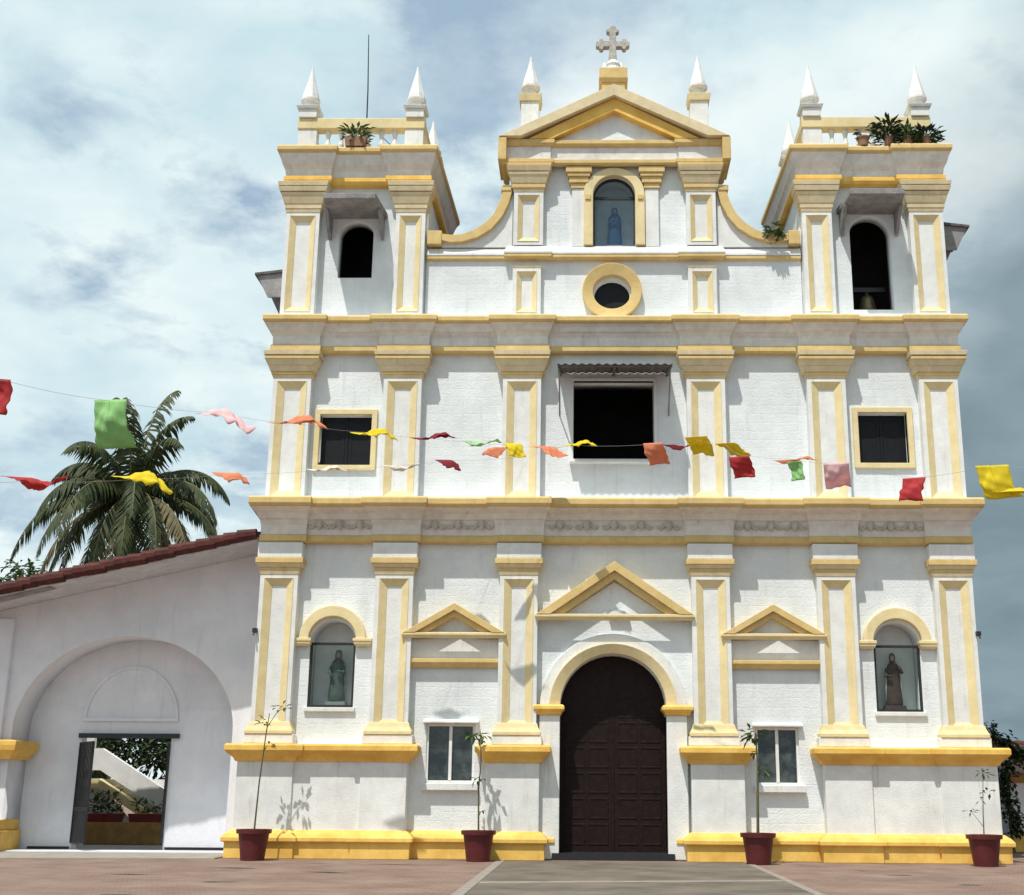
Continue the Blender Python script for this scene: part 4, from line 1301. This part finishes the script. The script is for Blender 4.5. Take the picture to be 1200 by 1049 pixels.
# ------------------------------------------------------------------ right side: small house and creeper
hs = thing('side_house', 'low white house with yellow base and dark tiled roof right of the church', 'house', (14, 8, 0))
b = MB(); b.box(10.55, 20, 6.0, 14, .02, 2.35); b.build('wall', WINGW, hs)
b = MB(); b.box(10.5, 20, 5.92, 6.0, .0, .55); b.build_each('plinth', YEL, hs, bevel=.02)
b = MB(); b.box(10.52, 20, 5.93, 6.0, 1.75, 2.0); b.build('string_course', LOWY, hs, bevel=.01)
b = MB(); b.add([(10.0, 5.3, 2.36), (20, 5.3, 2.10), (20, 14.4, 2.75), (10.0, 14.4, 3.0), (10.0, 5.3, 2.46), (20, 5.3, 2.20), (20, 14.4, 2.9), (10.0, 14.4, 3.15)],
                [(0, 3, 2, 1), (4, 5, 6, 7), (0, 1, 5, 4), (1, 2, 6, 5), (2, 3, 7, 6), (3, 0, 4, 7)])
hr = b.build('roof', TILE, hs)
b = MB()
for k in range(36):
    x = 10.0 + k * .28
    b.tube([(x, 5.22, 2.50 - (x - 10.0) * .026), (x, 14.4, 3.2 - (x - 10) * .026)], .10, 8)
b.build('roof_tiles', TILE, hr)
rg = random.Random(77); b = MB()
for k in range(520):
    z = rg.uniform(.45, 2.3); x = 10.42 + rg.gauss(0, .13) + .12 * math.sin(z * 3); y = 5.55 + rg.gauss(0, .12)
    b.quad_leaf(Vector((x, y, z)), Vector((rg.gauss(0, 1), rg.gauss(-.5, 1), rg.gauss(-.3, .6))), Vector((0, 0, 1)), .17, .10)
for k in range(520):
    t = rg.random(); x = 9.75 + 1.5 * t + rg.gauss(0, .13); z = 3.15 - .95 * t ** .8 + rg.gauss(0, .12); y = 5.15 + rg.gauss(0, .12)
    b.quad_leaf(Vector((x, y, z)), Vector((rg.gauss(0, 1), rg.gauss(-.5, 1), rg.gauss(-.3, .6))), Vector((0, 0, 1)), .18, .10)
cr = thing('climbing_plant', 'dark green creeper climbing the corner of the side house', 'plant', (10.42, 5.55, 0))
b.build('leaves', DLEAF, cr)
b = MB(); b.tube([(10.45, 5.55, 0), (10.38, 5.55, .7), (10.46, 5.58, 1.6), (10.40, 5.6, 2.3)], .035, 6, .015); b.build('stem', STEM, cr)
b = MB()


# ------------------------------------------------------------------ bunting
def string(name, label, pts):
    P = [Vector(p) for p in pts]; out = []
    for a, c in zip(P, P[1:]):
        n = max(2, int((c - a).length / .5))
        for k in range(n):
            t = k / n; q = a.lerp(c, t); q.z -= .03 * math.sin(PI * t); out.append(q)
    out.append(P[-1])
    b_ = MB(); b_.tube(out, .0026, 5); b_.org = P[0]
    tag(b_.build(name, ROPE), label, 'string')


SA = [(-8.9, -16.0, 5.9), (-8.438, -13, 6.72), (-7.997, -10.5, 7.22), (-7.069, -8, 7.78), (-6.215, -5.6, 8.28), (-5.047, -4, 8.56), (-4.044, -2.9, 8.76), (-3.192, -2, 8.93),
      (-2.46, -1.3, 9.06), (-1.64, -.9, 9.10), (-.95, -1.2, 9.07), (.60, -2.3, 8.78), (1.667, -3.6, 8.52), (2.141, -4.4, 8.22), (2.355, -4.8, 7.90), (3.149, -6, 7.5), (3.777, -7.4, 7.05), (4.572, -9.4, 6.30), (5.15, -11.3, 6.02), (5.6, -14, 5.3)]
SB = [(-11.5, -13, 5.3), (-9.993, -8.5, 6.42), (-8.862, -6.6, 6.93), (-7.773, -5.0, 7.42), (-6.236, -3.2, 7.97), (-4.97, -2, 8.37), (-3.877, -1.2, 8.70), (-2.2, .0, 9.1)]
string('bunting_string', 'thin bunting string with most of the flags, sagging across the church front', SA)
string('bunting_string', 'lower thin bunting string running from the left edge to the church front', SB)


def flag(x, y, z, w, L, ang, yaw, col, label, seed, curl=.25, roll=0.0):
    """cloth square whose top edge is on the string; ang = how far the wind lifts it, yaw = heading of the wind"""
    rg = random.Random(seed); n = 14
    ph = rg.uniform(0, 6.28)
    wd = Vector((math.cos(yaw), math.sin(yaw), 0))
    edge = Vector((math.cos(roll), math.sin(roll), 0))
    vs = []
    for j in range(n + 1):
        t = j / n
        a = ang + curl * math.sin(t * 3.3 + ph)
        for i in range(n + 1):
            u = i / n - .5
            k = t * L
            p = Vector((x, y, z)) + edge * (u * w) + wd * (math.sin(a) * k) + Vector((0, 0, -math.cos(a) * k))
            nn = wd * math.cos(a) + Vector((0, 0, math.sin(a)))
            p += nn * ((.05 * math.sin(u * 5 + ph + t * 2.5) + .014 * math.sin(u * 17 + t * 9 + ph * 3) + .012 * math.sin(t * 19 - u * 8 + ph)) * min(1, t * 2) * L / .45)
            vs.append(tuple(p))
    fs = [(j * (n + 1) + i, j * (n + 1) + i + 1, (j + 1) * (n + 1) + i + 1, (j + 1) * (n + 1) + i) for j in range(n) for i in range(n)]
    b_ = MB(); b_.smooth = True; b_.add(vs, fs); b_.org = Vector((x, y, z))
    o = b_.build('bunting_flag', FCOL[col])
    sd = o.modifiers.new('thickness', 'SOLIDIFY'); sd.thickness = .004; sd.offset = 0
    tag(o, label, 'flag', 'bunting flags over the courtyard')
    return o


R = math.radians
FL = [  # x, y, z(top), w, L, lift, wind yaw, colour, roll, label
    (-8.64, -13.0, 6.76, .48, .50, R(12), R(40), 'red', R(15), 'big red bunting flag cut by the left photo edge above the roof'),
    (-7.99, -10.5, 7.24, .52, .76, R(10), R(60), 'green', R(-5), 'light green bunting flag hanging square before the palm top'),
    (-7.25, -8.0, 7.76, .50, .78, R(78), R(-20), 'pink', R(10), 'pale pink bunting flag streaming between palm and church'),
    (-6.55, -5.6, 8.30, .55, .70, R(84), R(-12), 'orange', R(10), 'pale orange bunting flag over the leftmost second storey pilaster'),
    (-5.30, -4.0, 8.56, .46, .62, R(76), R(-15), 'yellow', R(12), 'yellow bunting flag at the right side of the left shuttered window'),
    (-4.20, -2.9, 8.76, .50, .55, R(82), R(-10), 'dark red', R(6), 'dark red bunting flag, upper of two left of the centre bay'),
    (-3.22, -2.0, 8.95, .46, .50, R(70), R(-15), 'pale green', R(6), 'faint pale green bunting flag on the blank wall left of centre'),
    (-2.34, -1.3, 9.08, .40, .36, R(35), R(-30), 'yellow', R(8), 'small yellow bunting flag over the pilaster left of the choir window'),
    (-2.56, -1.34, 8.98, .36, .36, R(60), R(200), 'orange', R(5), 'small orange bunting flag tucked under the small yellow one left of centre'),
    (-1.66, -.9, 9.12, .50, .44, R(66), R(-20), 'orange', R(4), 'orange bunting flag between left pilaster and choir window'),
    (-.98, -1.2, 9.10, .44, .46, R(74), R(-35), 'yellow', R(-10), 'pale yellow bunting flag crossing the choir window left jamb'),
    (.78, -2.6, 8.74, .42, .50, R(18), R(40), 'orange', R(-12), 'bright orange bunting flag at the lower right of the choir window'),
    (1.05, -2.75, 8.66, .36, .40, R(84), R(-5), 'dark red', R(-6), 'small dark red bunting flag just right of the choir window'),
    (1.62, -3.6, 8.60, .46, .50, R(58), R(60), 'yellow', R(-12), 'wider yellow bunting flag on the pilaster right of the choir window'),
    (2.12, -4.4, 8.24, .40, .44, R(70), R(20), 'yellow', R(-14), 'narrow yellow bunting flag above the crumpled red one'),
    (2.36, -4.8, 7.86, .40, .44, R(15), R(30), 'red', R(-16), 'crumpled red bunting flag right of the choir window pilaster'),
    (3.05, -6.0, 7.48, .42, .42, R(76), R(-10), 'orange', R(-12), 'peach bunting flag lifted flat beside a green one'),
    (3.22, -6.1, 7.42, .28, .36, R(22), R(20), 'green', R(-30), 'small green bunting flag under the peach one, right of centre'),
    (3.74, -7.4, 7.06, .44, .50, R(30), R(75), 'pink', R(-12), 'bright pink bunting flag on the fifth pilaster of the second storey'),
    (4.56, -9.4, 6.30, .36, .40, R(12), R(200), 'red', R(-14), 'red bunting flag below the right shuttered window'),
    (5.18, -11.3, 6.02, .46, .50, R(16), R(20), 'yellow', R(-10), 'big yellow bunting flag against the sky right of the church'),
    (5.36, -11.35, 5.62, .46, .30, R(88), R(5), 'yellow', R(-10), 'bright yellow bunting flag folded out below the big yellow one'),
    (-10.25, -8.5, 6.50, .52, .74, R(80), R(-14), 'red', R(12), 'red bunting flag streaming low at the left over the roof'),
    (-9.10, -6.6, 6.98, .52, .78, R(76), R(-14), 'yellow', R(12), 'yellow bunting flag streaming across the middle of the palm'),
    (-7.80, -5.0, 7.46, .42, .44, R(60), R(-10), 'orange', R(8), 'orange bunting flag between palm fronds and church corner'),
    (-6.34, -3.2, 7.98, .46, .46, R(80), R(-10), 'white', R(8), 'white bunting flag under the left shuttered window'),
    (-5.00, -2.0, 8.38, .46, .46, R(80), R(-5), 'white', R(6), 'cream bunting flag on the second pilaster of the second storey'),
    (-3.92, -1.2, 8.72, .36, .36, R(55), R(-10), 'dark red', R(4), 'small dark red bunting flag, lower of two left of the centre bay'),
]
for i, (x, y, z, w, L, a, yw_, col, ro, lab) in enumerate(FL):
    flag(x, y, z, w, L, a, yw_, col, lab, 100 + i, .22, ro)
